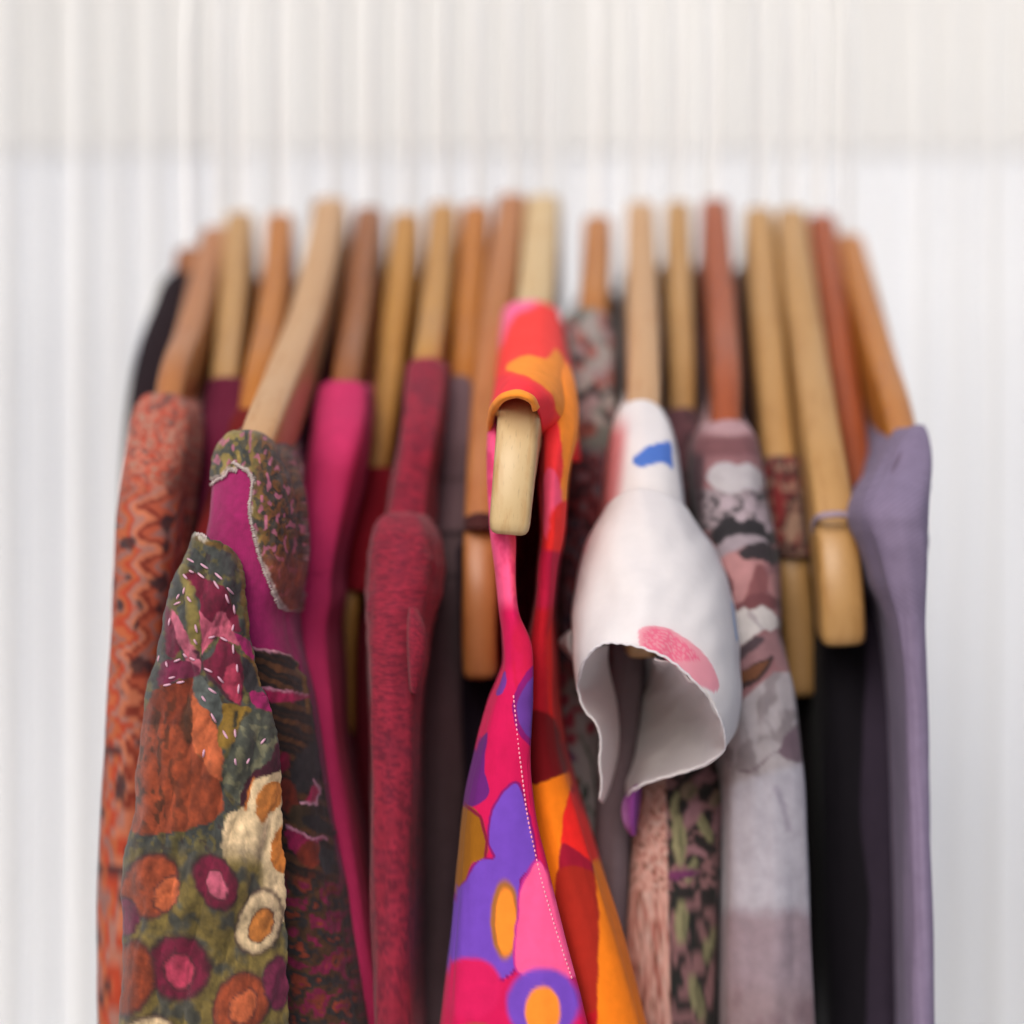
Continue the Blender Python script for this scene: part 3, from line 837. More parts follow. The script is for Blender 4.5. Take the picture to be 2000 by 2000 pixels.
fringe(jV, [(411, 946), (425, 936), (438, 930), (448, 917), (462, 920)], 10, -.25, jk)
fringe(jV, [(456, 902), (470, 912), (484, 920), (494, 938)], 9, -1.2, jk, seed=2)
fringe(jV, [(493, 940), (490, 965), (487, 995), (494, 1035), (506, 1085), (526, 1140), (548, 1190)], 7, -1.2, jk, 3.4, 3)
fringe(fV, [(384, 1043), (394, 1043), (404, 1050)], 8, .2, jk, seed=4)
tube('lining_edge', [P(588, 690, .664), P(574, 740, .642), P(552, 800, .618), P(534, 850, .600), P(528, 900, .594)], .0022, fabric('red_lining', color=tuple(C(176, 58, 56))), jk, n=10)

# ================================================================== 5 hot pink top
h = H[5]
HP = C(238, 64, 122)


def p5(d):
    n = fbm(d['arc'] * 90, d['z'] * 40, 0, 5)
    c = HP[None, :] * (1 + .10 * (n - .5))[:, None]
    p = Paint(d, HP); p.c = c
    p.line([(640, 1118), (610, 1126), (566, 1122)], 2.0, C(176, 30, 76), 2.5, .6)
    return p.c


o, V5 = body('pink_shirt', h, rows(h, [(745, 640, 696), (754, 622, 710), (785, 612, 714), (840, 604, 708), (900, 594, 697), (960, 585, 684, .624), (1020, 578, 668, .620), (1080, 570, 654, .615), (1130, 564, 647, .610), (1175, 556, 648, .606), (1230, 556, 638, .604), (1300, 568, 640, .601), (1380, 582, 646, .599), (1460, 594, 652, .597), (1550, 608, 668, .595), (1650, 622, 690, .594), (1750, 636, 708, .593), (1900, 656, 732, .592), (2100, 680, 758, .592)]), SMOOTH, p5, wr=.0011, vs=8)
tag(o, 'hot pink plain jersey top next to the velvet jacket', 'top', GAR)

# ================================================================== 6 crimson sleeveless top
h = H[6]
CRM = C(150, 20, 38)
o, _ = body('crimson_shirt', h, rows(h, [(914, 704, 756), (922, 692, 768), (950, 688, 772), (1000, 682, 766), (1060, 674, 758), (1110, 668, 750), (1154, 663, 745)], .004), DARK, solid(CRM, .12, 6), vs=8)
tag(o, 'crimson sleeveless top with a bare hanger tip showing below its armhole', 'top', GAR)
body('side_panel', h, [(1090, 690, 752, .658), (1200, 690, 738, .652), (1350, 692, 734, .648), (1550, 696, 742, .645), (1800, 700, 750, .642), (2100, 705, 755, .64)], DARK, solid(C(112, 22, 38), .12, 6), parent=o, collar=False)  # darker crimson than above: deep shade put into the panel's colour

# ================================================================== 7 raspberry heather knit
h = H[7]


def p7(d):
    u = d['arc'] / .00014; py = d['py']
    base = C(176, 44, 70)
    n = fbm(u / 34, py / 3.6, 0, 71, 4)
    n2 = fbm(u / 60, py / 60, 0, 73, 2)
    p = Paint(d, base)
    p.mask(sst(.44, .62, n) * .62, C(106, 28, 52))
    p.mask(sst(.52, .64, fbm(u / 15, py / 2.2, 0, 75, 3)), C(202, 52, 80), .55)
    p.mask(sst(.45, .75, n2), C(130, 40, 66), .35)
    fine = .5 + .5 * np.sin(py * 2.1 + 2 * n)
    p.c = p.c * (.92 + .12 * fine)[:, None]
    return p.c


o, _ = body('knit_sweater', h, rows(h, [(700, 812, 854), (712, 798, 866), (750, 793, 866), (810, 788, 858), (870, 780, 846), (930, 768, 836, .628), (1000, 755, 832, .622), (1070, 735, 832, .618), (1160, 718, 828, .614), (1300, 714, 812, .612), (1500, 722, 802, .610), (1750, 734, 800, .61), (2100, 742, 798, .61)]), KNIT, p7, us=[2, 3, 4, 8, 16, 18, 18, 16, 8, 4, 3, 2], vs=12)
tag(o, 'raspberry heather knit top with a limp hanging sleeve', 'knit top', GAR)
body('sleeve', h, [(1004, 766, 796, .612), (1012, 744, 818, .604), (1036, 727, 833, .597), (1075, 717, 842, .592), (1125, 712, 842, .588), (1165, 709, 836, .585), (1205, 709, 824, .582), (1245, 710, 817, .580), (1300, 712, 814, .579), (1350, 716, 808, .579), (1410, 719, 803, .579), (1500, 724, 802, .579), (1600, 727, 802, .579), (1750, 730, 804, .579), (1900, 735, 804, .579), (2100, 741, 804, .579)], KNIT, p7, parent=o, us=[2, 2, 3, 8, 24, 26, 26, 24, 8, 3, 2, 2], vs=16, hb=.003, collar=False, noseD=.012, wr=.0012, extra=lambda d: .0020 * (.45 - np.abs(2 * fbm(d['arc'] * 45 + d['z'] * 30, d['z'] * 75 - d['arc'] * 25, 0, 88, 2) - 1)) * np.exp(-((d['py'] - 1150) / 110) ** 2))
loft('sleeve_fold', pxgrid([[(800, 1186, .586), (806, 1188, .581), (812, 1192, .582), (814, 1196, .588)], [(798, 1220, .584), (806, 1222, .577), (820, 1225, .578), (827, 1230, .586)], [(798, 1265, .583), (806, 1268, .576), (821, 1272, .577), (828, 1276, .586)], [(800, 1310, .583), (806, 1312, .577), (815, 1316, .578), (821, 1320, .586)], [(803, 1350, .583), (806, 1352, .580), (809, 1354, .580), (812, 1356, .586)]]), KNIT, us=10, vs=14, paint=p7, parent=o)

# ================================================================== 8 grey mauve top
h = H[8]


def p8(d):
    p = Paint(d, C(136, 108, 114))
    low = sst(1034, 1046, p.py)
    p.mask(low, C(122, 98, 102))  # slightly darker tone below the seam
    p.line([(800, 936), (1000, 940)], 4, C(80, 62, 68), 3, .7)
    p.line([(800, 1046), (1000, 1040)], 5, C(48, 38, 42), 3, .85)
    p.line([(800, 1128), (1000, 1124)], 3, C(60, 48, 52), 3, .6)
    return p.c * (1 + .1 * (fbm(d['arc'] * 80, d['z'] * 30, 0, 2) - .5))[:, None]


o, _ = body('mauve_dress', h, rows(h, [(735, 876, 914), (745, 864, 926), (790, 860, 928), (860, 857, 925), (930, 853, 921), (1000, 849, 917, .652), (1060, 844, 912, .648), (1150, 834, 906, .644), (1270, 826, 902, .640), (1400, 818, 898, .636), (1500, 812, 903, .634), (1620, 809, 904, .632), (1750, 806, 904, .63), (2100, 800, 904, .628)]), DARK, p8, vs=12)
tag(o, 'greyish mauve dress with darker lower part between the raspberry knit and rosy hanger', 'dress', GAR)

# ================================================================== 9 black top with a strap
h = H[9]
o, _ = body('plum_camisole', h, [(1052, 888, 925, .652), (1066, 882, 936, .648), (1120, 884, 948, .645), (1250, 890, 962, .642), (1400, 894, 960, .64), (1600, 888, 946, .638), (1800, 884, 944, .636), (2100, 880, 944, .635)], DARK, solid(C(36, 24, 38), .1, 9), collar=False)
tag(o, 'blackish plum camisole hanging by a dark strap from the long bare tip', 'camisole', GAR)
loft('strap', pxgrid([[(910, 1060, .650), (910, 1016, .640), (916, 1008, .630), (936, 1003, .6275), (962, 1006, .629), (972, 1014, .638), (974, 1060, .650)], [(908, 1085, .645), (908, 1044, .636), (914, 1036, .626), (936, 1033, .6225), (964, 1035, .625), (974, 1042, .634), (976, 1085, .645)]]), DARK, us=6, vs=4, paint=solid(C(88, 46, 44), .1), parent=o)

# ================================================================== 10 the bright dress
GAIN = 1.05
DRED = C(176, 20, 34)


def p10cap(d):
    p = Paint(d, C(250, 62, 56))
    p.warp(3, 30, 4)
    p.mask(sst(1050, 1110, p.px - (p.py - 620) * .15), C(236, 52, 56), .8)
    p.poly([(975, 640), (978, 596), (1010, 584), (1052, 590), (1036, 604), (1008, 616), (994, 640), (984, 672), (970, 690)], C(255, 112, 160), 5)
    p.poly([(950, 780), (975, 738), (1010, 740), (1050, 756), (1080, 800), (1060, 830), (1000, 790), (960, 830)], C(226, 48, 62), 4, amt=.8)  # crimson shadow below the orange swath, painted in
    p.poly([(991, 724), (1004, 707), (1029, 697), (1066, 702), (1086, 684), (1106, 720), (1135, 785), (1140, 860), (1107, 846), (1097, 821), (1086, 805), (1076, 774), (1055, 756), (1029, 738), (1004, 731)], C(255, 148, 48), 2.5)
    p.mask(1 - sst(958, 966, p.px), C(255, 112, 168), .9)
    return p.c


h = H[10]
cap_rows = [
    [(984, 660, .715), (984, 630, .703), (990, 604, .693), (1012, 592, .687), (1046, 590, .686), (1078, 601, .690), (1094, 626, .700), (1102, 670, .722)],
    [(974, 730, .672), (977, 690, .658), (988, 660, .648), (1012, 646, .642), (1048, 643, .641), (1084, 656, .645), (1106, 694, .656), (1112, 760, .68)],
    [(964, 800, .634), (969, 755, .620), (982, 722, .608), (1008, 705, .599), (1044, 701, .597), (1082, 714, .601), (1112, 760, .614), (1122, 840, .64)],
    [(957, 850, .604), (961, 800, .588), (974, 770, .574), (1000, 752, .565), (1030, 752, .563), (1066, 770, .566), (1098, 820, .582), (1118, 900, .61)],
    [(955, 870, .596), (957, 822, .578), (968, 790, .565), (988, 774, .559), (1013, 770, .557), (1036, 779, .558), (1050, 800, .563), (1058, 850, .580)],
]
dr, dV = loft('flower_dress', pxgrid(cap_rows), SMOOTH, us=14, vs=22, paint=p10cap, thick=.001)
tag(dr, 'bright red, pink, orange and purple flower dress in sharp focus at the centre', 'dress', GAR)


def p10r(d):
    p = Paint(d, DRED)
    p.warp(3, 26, 6)
    p.mask(1 - sst(1000, 1100, p.py), C(240, 54, 58), 1)
    p.poly([(1060, 660), (1086, 684), (1106, 720), (1150, 785), (1150, 880), (1118, 930), (1108, 1000), (1096, 1040), (1092, 960), (1098, 900), (1086, 805), (1070, 770)], C(255, 144, 50), 3)
    p.poly([(1062, 925), (1078, 915), (1092, 950), (1094, 1010), (1084, 1060), (1064, 1040), (1056, 980)], C(244, 84, 118), 4)
    p.poly([(1078, 1000), (1120, 985), (1110, 1120), (1070, 1130)], C(230, 44, 40), 5)
    p.poly([(1030, 1080), (1120, 1090), (1100, 1170), (1040, 1180)], C(176, 22, 58), 8)
    p.poly([(1066, 1230), (1100, 1230), (1105, 1420), (1080, 1450), (1068, 1380)], C(212, 26, 24), 5)
    p.poly([(1020, 1400), (1075, 1400), (1098, 1470), (1104, 1508), (1050, 1534), (1020, 1540)], C(108, 8, 16), 4)
    p.poly([(1020, 1552), (1051, 1533), (1103, 1510), (1115, 1539), (1102, 1573), (1099, 1610), (1093, 1688), (1087, 1766), (1080, 1900), (1020, 1900)], C(240, 122, 20), 3)
    p.poly([(1112, 1544), (1140, 1590), (1170, 1650), (1176, 1692), (1153, 1696), (1128, 1668), (1097, 1651), (1101, 1580)], C(232, 36, 32), 3)
    p.poly([(1097, 1648), (1128, 1664), (1156, 1692), (1158, 1712), (1120, 1706), (1094, 1700)], C(150, 18, 44), 3)
    p.poly([(1092, 1698), (1158, 1708), (1166, 1800), (1180, 1960), (1080, 1960), (1084, 1780)], C(158, 36, 24), 3)
    p.poly([(1156, 1694), (1176, 1688), (1230, 1800), (1290, 2090), (1180, 2090), (1166, 1780)], C(255, 132, 26), 3)
    return p.c


rin = [(700, 1050), (760, 1052), (800, 1053), (850, 1056), (900, 1057), (950, 1056), (1000, 1058), (1050, 1058), (1100, 1053), (1160, 1050), (1230, 1040), (1300, 1026), (1400, 1020), (1480, 1020), (1550, 1024), (1620, 1034), (1700, 1050), (1800, 1070), (1950, 1100), (2100, 1130)]
rout = [1104, 1121, 1126, 1124, 1112, 1104, 1101, 1096, 1086, 1080, 1075, 1078, 1083, 1096, 1117, 1140, 1165, 1197, 1240, 1280]
ry = [.624, .592, .584, .578, .575, .574, .573, .573, .574, .576, .577, .576, .575, .573, .572, .571, .570, .569, .568, .568]
R = []
for (y, a), b, Y in zip(rin, rout, ry):
    w = b - a
    z = P(0, y, Y)[2]
    nxX = h.neck[0]
    row = [(P(a + 6, y, Y)[0], Y + .035, z), (P(a, y, Y)[0], Y + .004, z), (P(a + .18 * w, y, Y)[0], Y - .0015, z), (P(a + .5 * w, y, Y)[0], Y - .003, z), (P(b - .14 * w, y, Y)[0], Y + .001, z), (P(b, y, Y)[0], Y + .010, z),
           (P(b, y, Y)[0] * .55 + (nxX + .006) * .45, Y + .09, z), (nxX + .007, NECK, z), (nxX + .006, NECK + .2, z)]
    R.append(row)
loft('right_panel', R, SMOOTH, us=[6, 8, 22, 24, 22, 8, 4, 3], vs=24, paint=p10r, parent=dr, thick=.0009,
     wrinkle=lambda d: .0026 * (fbm(d['arc'] * 70, d['z'] * 12, 0, 14) - .5))


def p10l(d):
    p = Paint(d, C(196, 18, 78))
    p.mask(1 - sst(1160, 1200, p.py), C(255, 92, 142))
    p.mask((1 - sst(1150, 1200, p.py)) * sst(986, 1000, p.px - (p.py - 1000) * .05), C(250, 70, 84), .8)
    p.warp(2, 24, 8)
    p.poly([(1008, 1205), (1050, 1200), (1050, 1330), (1012, 1350), (1003, 1280)], C(184, 18, 62), 4)
    p.mask(sst(.5, .7, fbm(p.px / 30, p.py / 50, 0, 18)), C(190, 18, 74), .5)
    VB = C(124, 18, 98); PU = C(108, 66, 174)
    p.poly([(1046, 1300), (1008, 1352), (1004, 1405), (1022, 1446), (1046, 1446)], VB); p.poly([(1046, 1318), (1015, 1360), (1011, 1400), (1025, 1434), (1046, 1434)], C(96, 52, 136))
    p.poly([(990, 1312), (970, 1352), (980, 1358), (992, 1340)], C(110, 50, 140))
    p.poly([(952, 1430), (910, 1511), (900, 1567), (930, 1574), (957, 1547), (946, 1502)], C(98, 30, 110))
    big = [(1007, 1530), (979, 1555), (961, 1595), (957, 1642), (967, 1676), (936, 1682), (911, 1722), (885, 1770), (870, 1900), (1000, 1900), (1012, 1741), (1018, 1713), (1044, 1680), (1038, 1626), (1022, 1564)]
    bq = smoothpoly(big)
    sd = polysd(p.wx, p.wy, bq)
    p.mask(1 - sst(3, 6, sd), VB)
    p.poly([(914, 1572), (938, 1593), (953, 1642), (950, 1672), (923, 1688), (905, 1729), (880, 1740), (880, 1640), (900, 1590)], C(140, 86, 16))
    p.line([(914, 1574), (938, 1595), (952, 1642), (949, 1672)], 3, C(120, 20, 50), 2)
    p.mask(1 - sst(-1.5, 1.5, sd), PU)
    p.ell(986, 1796, 28, 78, C(156, 96, 46)); p.ell(988, 1800, 20, 66, C(252, 142, 46))
    p.poly([(1054, 1681), (1030, 1700), (1014, 1735), (1010, 1775), (1010, 1900), (1130, 1900), (1090, 1770)], C(170, 40, 130), 2)
    p.poly([(1056, 1686), (1034, 1704), (1018, 1738), (1014, 1777), (1014, 1900), (1130, 1900), (1090, 1770)], C(255, 92, 148), 2)
    p.ell(920, 1930, 60, 60, C(200, 24, 84)); p.ell(1060, 1960, 70, 70, PU); p.ell(1060, 1975, 34, 50, C(252, 142, 46)); p.ell(930, 2060, 60, 60, C(140, 86, 16))
    # folded placket edge: outside the seam
    return p.c


lin_ = [(812, 957), (880, 956), (930, 958), (990, 961), (1050, 965), (1100, 971), (1150, 976), (1200, 980), (1260, 985), (1310, 985), (1345, 974), (1380, 960), (1430, 946), (1500, 930), (1560, 917), (1620, 909), (1700, 903), (1800, 895), (1950, 880), (2100, 866)]
lout = [970, 974, 985, 994, 1003, 1004, 1005, 1011, 1034, 1037, 1036, 1035, 1033, 1032, 1037, 1046, 1064, 1087, 1122, 1158]
ly = [.584, .578, .574, .571, .568, .566, .565, .564, .563, .562, .561, .561, .560, .560, .560, .560, .560, .560, .560, .560]
R = []
for (y, a), b, Y in zip(lin_, lout, ly):
    w = b - a
    z = P(0, y, Y)[2]; nxX = h.neck[0]
    row = [(nxX - .007, NECK + .2, z), (nxX - .007, NECK, z), (P(a, y, Y)[0] * .55 + (nxX - .007) * .45, Y + .09, z), (P(a, y, Y)[0], Y + .010, z), (P(a + .14 * w, y, Y)[0], Y + .0015, z), (P(a + .45 * w, y, Y)[0], Y - .001, z),
           (P(a + .78 * w, y, Y)[0], Y - .0016, z), (P(b, y, Y)[0], Y - .0005, z), (P(b - 3, y, Y)[0], Y + .006, z)]
    R.append(row)
_, lV = loft('left_panel', R, SMOOTH, us=[3, 4, 8, 20, 26, 26, 18, 4], vs=24, paint=p10l, parent=dr, thick=.0009,
             wrinkle=lambda d: .0022 * (fbm(d['arc'] * 80, d['z'] * 14, 0, 15) - .5))
loft('dark_back_sheet', pxgrid([[(x, y, Y) for x in (968, 1000, 1040, 1076)] for y, Y in ((690, .71), (800, .70), (1000, .695), (1300, .69), (1700, .69), (2100, .69))]), SMOOTH, us=4, vs=4, paint=solid(C(120, 12, 26), .1, 3), parent=dr)  # added deep red sheet so the armhole opening looks dark
BIND = fabric('orange_binding', color=tuple(C(255, 150, 48)), weave=2600, bump=.12)
loft('armhole_binding', pxgrid([[(953, 842, .586), (954, 816, .5745), (965, 785, .5615), (986, 768, .5555), (1013, 763, .5535), (1037, 772, .5545), (1052, 795, .5600)],
                               [(955, 846, .585), (957.5, 820, .573), (969, 790, .5600), (988, 775, .5540), (1013, 770.5, .5520), (1035, 779, .5530), (1047, 800, .5585)],
                               [(959, 848, .588), (962, 822, .5765), (973, 794, .5635), (990, 779, .5575), (1012, 775, .5555), (1033, 783, .5565), (1043, 803, .562)]]), BIND, us=10, vs=6, parent=dr, thick=.0008)
seam = np.array([(1003, 1358), (1006, 1390), (1009, 1420), (1013, 1460), (1018, 1500), (1023, 1540), (1028, 1580), (1035, 1620), (1043, 1655), (1053, 1700), (1064, 1742), (1075, 1780), (1090, 1830), (1110, 1890), (1130, 1950)], float)
sp = cr_up(seam, 24); cum = np.concatenate([[0], np.cumsum(np.hypot(*np.diff(sp, axis=0).T))])
segs = []; t = 0
while t + 6 < cum[-1]:
    a = [np.interp(t, cum, sp[:, k]) for k in (0, 1)]; b = [np.interp(t + 6.0, cum, sp[:, k]) for k in (0, 1)]
    segs.append((on(lV, *a, .0001), on(lV, *b, .0001)))
    t += 9.2
dashes('stitching', segs, .00022, fabric('pale_pink_thread', color=tuple(C(240, 150, 172)), rough=.5), dr)

GAIN = .58
# ================================================================== 11 muted flower dress
h = H[11]


def p11(d):
    p = Paint(d, C(186, 172, 164))
    px, py = p.px, p.py; u = d['arc'] / .00015
    p.mask(sst(.5, .6, fbm(u / 60, py / 50, 0, 41, 2)), C(134, 134, 124), .9)
    p.mask(sst(.55, .62, fbm(u / 44, py / 46, 0, 43, 2)), C(176, 92, 80), .9)
    p.mask(sst(.60, .66, fbm(u / 40, py / 44, 0, 45, 2)), C(60, 54, 56), .9)
    p.mask(sst(.60, .66, fbm(u / 40, py / 40, 0, 47, 2)), C(186, 152, 152), .9)
    mid = sst(860, 900, py) * (1 - sst(1290, 1350, py))
    mc = ramp(fbm(u / 46, py / 50, 0, 49, 2) * 2.6, [C(120, 62, 66), C(66, 46, 52), C(170, 62, 66), C(136, 112, 118), C(52, 44, 66), C(150, 96, 104)])
    p.c = p.c * (1 - mid)[:, None] + mc * mid[:, None]
    low = sst(1320, 1390, py)
    p.mask(low, C(196, 184, 184))
    p.warp(3, 12)
    for (x, y, a, b) in ((1112, 1408, 11, 20), (1116, 1442, 10, 14), (1153, 1420, 8, 13), (1128, 1385, 12, 9), (1102, 1370, 9, 16), (1150, 1365, 9, 9), (1098, 1330, 10, 16)):
        p.ell(x, y, a, b, C(190, 58, 84), 15)
    p.ell(1116, 1478, 12, 9, C(128, 66, 118), 30)
    for (x, y, a, b) in ((1143, 1548, 6, 14), (1128, 1528, 9, 8), (1136, 1350, 12, 7), (1150, 1640, 7, 12), (1160, 1700, 8, 14)):
        p.ell(x, y, a, b, C(64, 76, 72), 10)
    p.ell(1124, 1526, 6, 5, C(176, 104, 56))
    p.line([(1128, 1433), (1143, 1455), (1156, 1492), (1162, 1533), (1168, 1564), (1172, 1620)], 2.2, C(84, 100, 90))
    p.line([(1137, 1548), (1143, 1570), (1159, 1589), (1175, 1600)], 2, C(84, 100, 90))
    p.line([(1150, 1620), (1160, 1680), (1158, 1760)], 2, C(110, 120, 100))
    for (x, y) in ((1120, 1820), (1160, 1860), (1130, 1920), (1170, 1960), (1125, 2010)):
        p.ell(x, y, 12, 18, C(190, 58, 84), x % 40)
    return p.c


o, _ = body('muted_flower_dress', h, rows(h, [(604, 1128, 1172), (614, 1110, 1188), (650, 1104, 1196), (720, 1106, 1200), (800, 1110, 1204), (880, 1109, 1204), (960, 1102, 1194, .642), (1050, 1094, 1186, .638), (1150, 1086, 1180, .634), (1300, 1086, 1180, .630), (1450, 1095, 1180, .625), (1600, 1110, 1180, .62), (1750, 1120, 1180, .617), (2100, 1130, 1188, .615)]), CLOTH, p11, us=[2, 3, 4, 8, 14, 16, 16, 14, 8, 4, 3, 2], vs=14)
tag(o, 'muted grey dress dotted with red flowers and green stems between bright dress and white blouse', 'dress', GAR)

# ================================================================== 12 white blouse
h = H[12]
GAIN = 1.1
WH = C(240, 236, 236)


def p12b(d):
    p = Paint(d, WH)
    p.warp(5, 30, 2)
    p.mask((1 - sst(1208, 1240, p.px - (p.py - 850) * -.12)) * sst(800, 860, p.py), C(214, 112, 118), .85)
    p.poly([(1238, 906), (1243, 890), (1262, 876), (1285, 869), (1306, 866), (1309, 882), (1309, 916), (1295, 906), (1270, 909), (1252, 914)], C(88, 128, 208), 2)
    return p.c


bl, _ = body('white_blouse', h, rows(h, [(783, 1242, 1262), (788, 1228, 1278), (799, 1216, 1294), (824, 1206, 1309), (870, 1199, 1324), (930, 1191, 1335), (1000, 1184, 1344, .595), (1080, 1182, 1346, .596), (1180, 1186, 1336, .601), (1260, 1196, 1310, .616), (1350, 1200, 1270, .632), (1500, 1196, 1256, .64), (1750, 1192, 1250, .642), (2100, 1190, 1246, .643)], .007), CHIFFON, p12b, vs=14, us=[2, 3, 4, 8, 16, 18, 18, 16, 8, 4, 3, 2], wr=.0005)
tag(bl, 'white blouse with an open drooping sleeve marked by a pink brush stroke', 'blouse', GAR)


def p12s(d):
    p = Paint(d, WH)
    p.poly([(1150, 1040), (1135, 1075), (1118, 1115), (1110, 1090), (1130, 1030)], C(226, 96, 124), 7)
    p.poly([(1185, 990), (1160, 1035), (1146, 1080), (1140, 1050), (1160, 1000)], C(232, 190, 196), 8, amt=.7)
    st = [(1247, 1250), (1249, 1234), (1262, 1226), (1285, 1223), (1310, 1228), (1340, 1246), (1370, 1272), (1392, 1302), (1401, 1332), (1398, 1346), (1388, 1352), (1376, 1345), (1330, 1330), (1280, 1290), (1252, 1272)]
    m = p.poly(st, C(244, 172, 186), 1.3)
    n = fbm(p.px / 9 + p.py / 16, p.py / 2.6 - p.px / 9, 0, 4, 3)
    core = 1 - sst(-2, 6, polysd(p.px, p.py, [(1257, 1240), (1275, 1228), (1305, 1232), (1345, 1262), (1365, 1288), (1300, 1290), (1258, 1266)]))
    p.mask(m * core * sst(.36, .5, n), C(238, 118, 150), .9)
    p.line([(1424, 1180), (1430, 1215), (1437, 1250)], 2, C(150, 186, 226), 2, .7)
    return p.c


A = [
    [(1178, 1006, .609), (1186, 990, .602), (1205, 972, .597), (1226, 962, .594), (1250, 957, .593), (1276, 960, .594), (1302, 968, .595), (1324, 980, .598), (1339, 993, .602), (1347, 1006, .609)],
    [(1142, 1070, .608), (1158, 1050, .594), (1188, 1034, .584), (1220, 1025, .580), (1255, 1022, .578), (1290, 1025, .579), (1326, 1032, .582), (1354, 1044, .588), (1377, 1060, .596), (1393, 1077, .608)],
    [(1124, 1140, .606), (1134, 1122, .588), (1168, 1108, .574), (1215, 1100, .568), (1260, 1098, .566), (1306, 1100, .567), (1354, 1110, .572), (1395, 1135, .580), (1421, 1165, .592), (1434, 1200, .608)],
    [(1121, 1230, .602), (1127, 1205, .582), (1158, 1185, .567), (1210, 1172, .559), (1262, 1168, .556), (1318, 1172, .558), (1377, 1190, .563), (1422, 1230, .573), (1442, 1275, .587), (1450, 1320, .604)],
    [(1122, 1290, .592), (1126, 1265, .575), (1148, 1243, .562), (1190, 1226, .554), (1250, 1222, .550), (1320, 1232, .551), (1386, 1275, .555), (1427, 1335, .564), (1441, 1375, .577), (1440, 1415, .592)],
    [(1131, 1350, .582), (1134, 1318, .568), (1146, 1284, .557), (1180, 1256, .5505), (1235, 1260, .547), (1300, 1284, .547), (1360, 1335, .550), (1404, 1398, .556), (1416, 1440, .563), (1414, 1466, .572)],
]
loft('sleeve', pxgrid(A), CHIFFON, us=[8, 12, 14, 16, 18, 18, 16, 12, 8], vs=20, paint=p12s, parent=bl, thick=.0007,
     wrinkle=lambda d: .0026 * (fbm(d['px'] / 95 + d['py'] / 400, d['py'] / 150, 0, 25, 2) - .5) * sst(0, .25, d['row']))
IL = [
    [(1150, 1276, .556), (1166, 1266, .572), (1187, 1260, .590)], [(1133, 1310, .5665), (1160, 1300, .580), (1186, 1290, .596)],
    [(1129, 1346, .577), (1158, 1342, .587), (1192, 1322, .599)], [(1141, 1385, .578), (1172, 1380, .587), (1203, 1370, .600)],
    [(1165, 1414, .578), (1187, 1415, .587), (1208, 1420, .600)], [(1173, 1442, .579), (1189, 1446, .587), (1207, 1460, .600)],
    [(1171, 1490, .581), (1185, 1492, .588), (1199, 1505, .600)], [(1175, 1530, .583), (1181, 1532, .588), (1187, 1545, .599)],
    [(1171, 1562, .585), (1173, 1565, .588), (1176, 1568, .597)]]
pw = lambda d: np.repeat(WH[None, :], len(d['px']), 0)
loft('sleeve_lining', pxgrid(IL), THIN, us=10, vs=10, paint=pw, parent=bl, thick=.0006)
IR = [
    [(1282, 1280, .549), (1281, 1284, .580), (1279, 1288, .612)], [(1330, 1310, .549), (1300, 1305, .585), (1273, 1312, .614)],
    [(1384, 1362, .553), (1325, 1350, .594), (1264, 1345, .616)], [(1411, 1415, .559), (1335, 1395, .600), (1256, 1380, .617)],
    [(1416, 1446, .565), (1335, 1425, .602), (1248, 1410, .617)], [(1411, 1468, .571), (1325, 1450, .602), (1241, 1440, .616)],
    [(1380, 1490, .576), (1305, 1475, .602), (1235, 1475, .614)], [(1330, 1510, .581), (1278, 1502, .602), (1228, 1510, .611)],
    [(1280, 1523, .586), (1250, 1525, .602), (1221, 1540, .608)], [(1240, 1540, .591), (1228, 1550, .600), (1217, 1568, .604)]]
loft('sleeve_lining', pxgrid(IR), THIN, us=[16, 16], vs=12, paint=pw, parent=bl, thick=.0006,
     wrinkle=lambda d: .0028 * (fbm(d['px'] / 60 + d['py'] / 60, d['py'] / 110 - d['px'] / 200, 0, 28, 2) - .5))
rim = [(1171, 1562, .584), (1175, 1530, .582), (1171, 1490, .580), (1173, 1442, .578), (1165, 1414, .577), (1141, 1385, .577), (1129, 1346, .576), (1134, 1318, .567), (1146, 1284, .556), (1162, 1265, .552), (1182, 1256, .5500), (1207, 1256, .5475), (1235, 1260, .5465), (1268, 1270, .546), (1300, 1284, .5465), (1332, 1308, .5475), (1360, 1335, .5495), (1384, 1362, .5525), (1404, 1398, .5555), (1413, 1422, .559), (1416, 1443, .563), (1412, 1467, .570), (1380, 1490, .575), (1330, 1510, .580), (1280, 1523, .585), (1240, 1540, .590), (1218, 1566, .601)]
rp_ = cr_up(np.array([P(*q) for q in rim]), 10)
for i in range(len(rp_)):
    rp_[i] += np.array([.00010 * math.sin(i * 1.3) * math.sin(i * .31), 0, .00012 * math.sin(i * .9 + 1)])
hm = tube('rolled_hem', rp_, .00034, CHIFFON, bl, n=8, sub=1).data
at = hm.color_attributes.new('Col', 'FLOAT_COLOR', 'POINT')
at.data.foreach_set('color', np.tile(np.append(C(236, 232, 234), 1), (len(hm.vertices), 1)).astype(np.float32).ravel())
loft('cuff_tip', pxgrid([[(1128, 1222, .606), (1127, 1224, .604), (1126, 1226, .606)], [(1130, 1238, .610), (1112, 1238, .598), (1103, 1241, .606)], [(1130, 1255, .610), (1112, 1256, .598), (1092, 1254, .604)], [(1130, 1270, .610), (1116, 1273, .599), (1104, 1272, .606)], [(1128, 1292, .606), (1126, 1290, .604), (1122, 1290, .606)]]), CHIFFON, us=8, vs=8, paint=pw, parent=bl, thick=.0006)
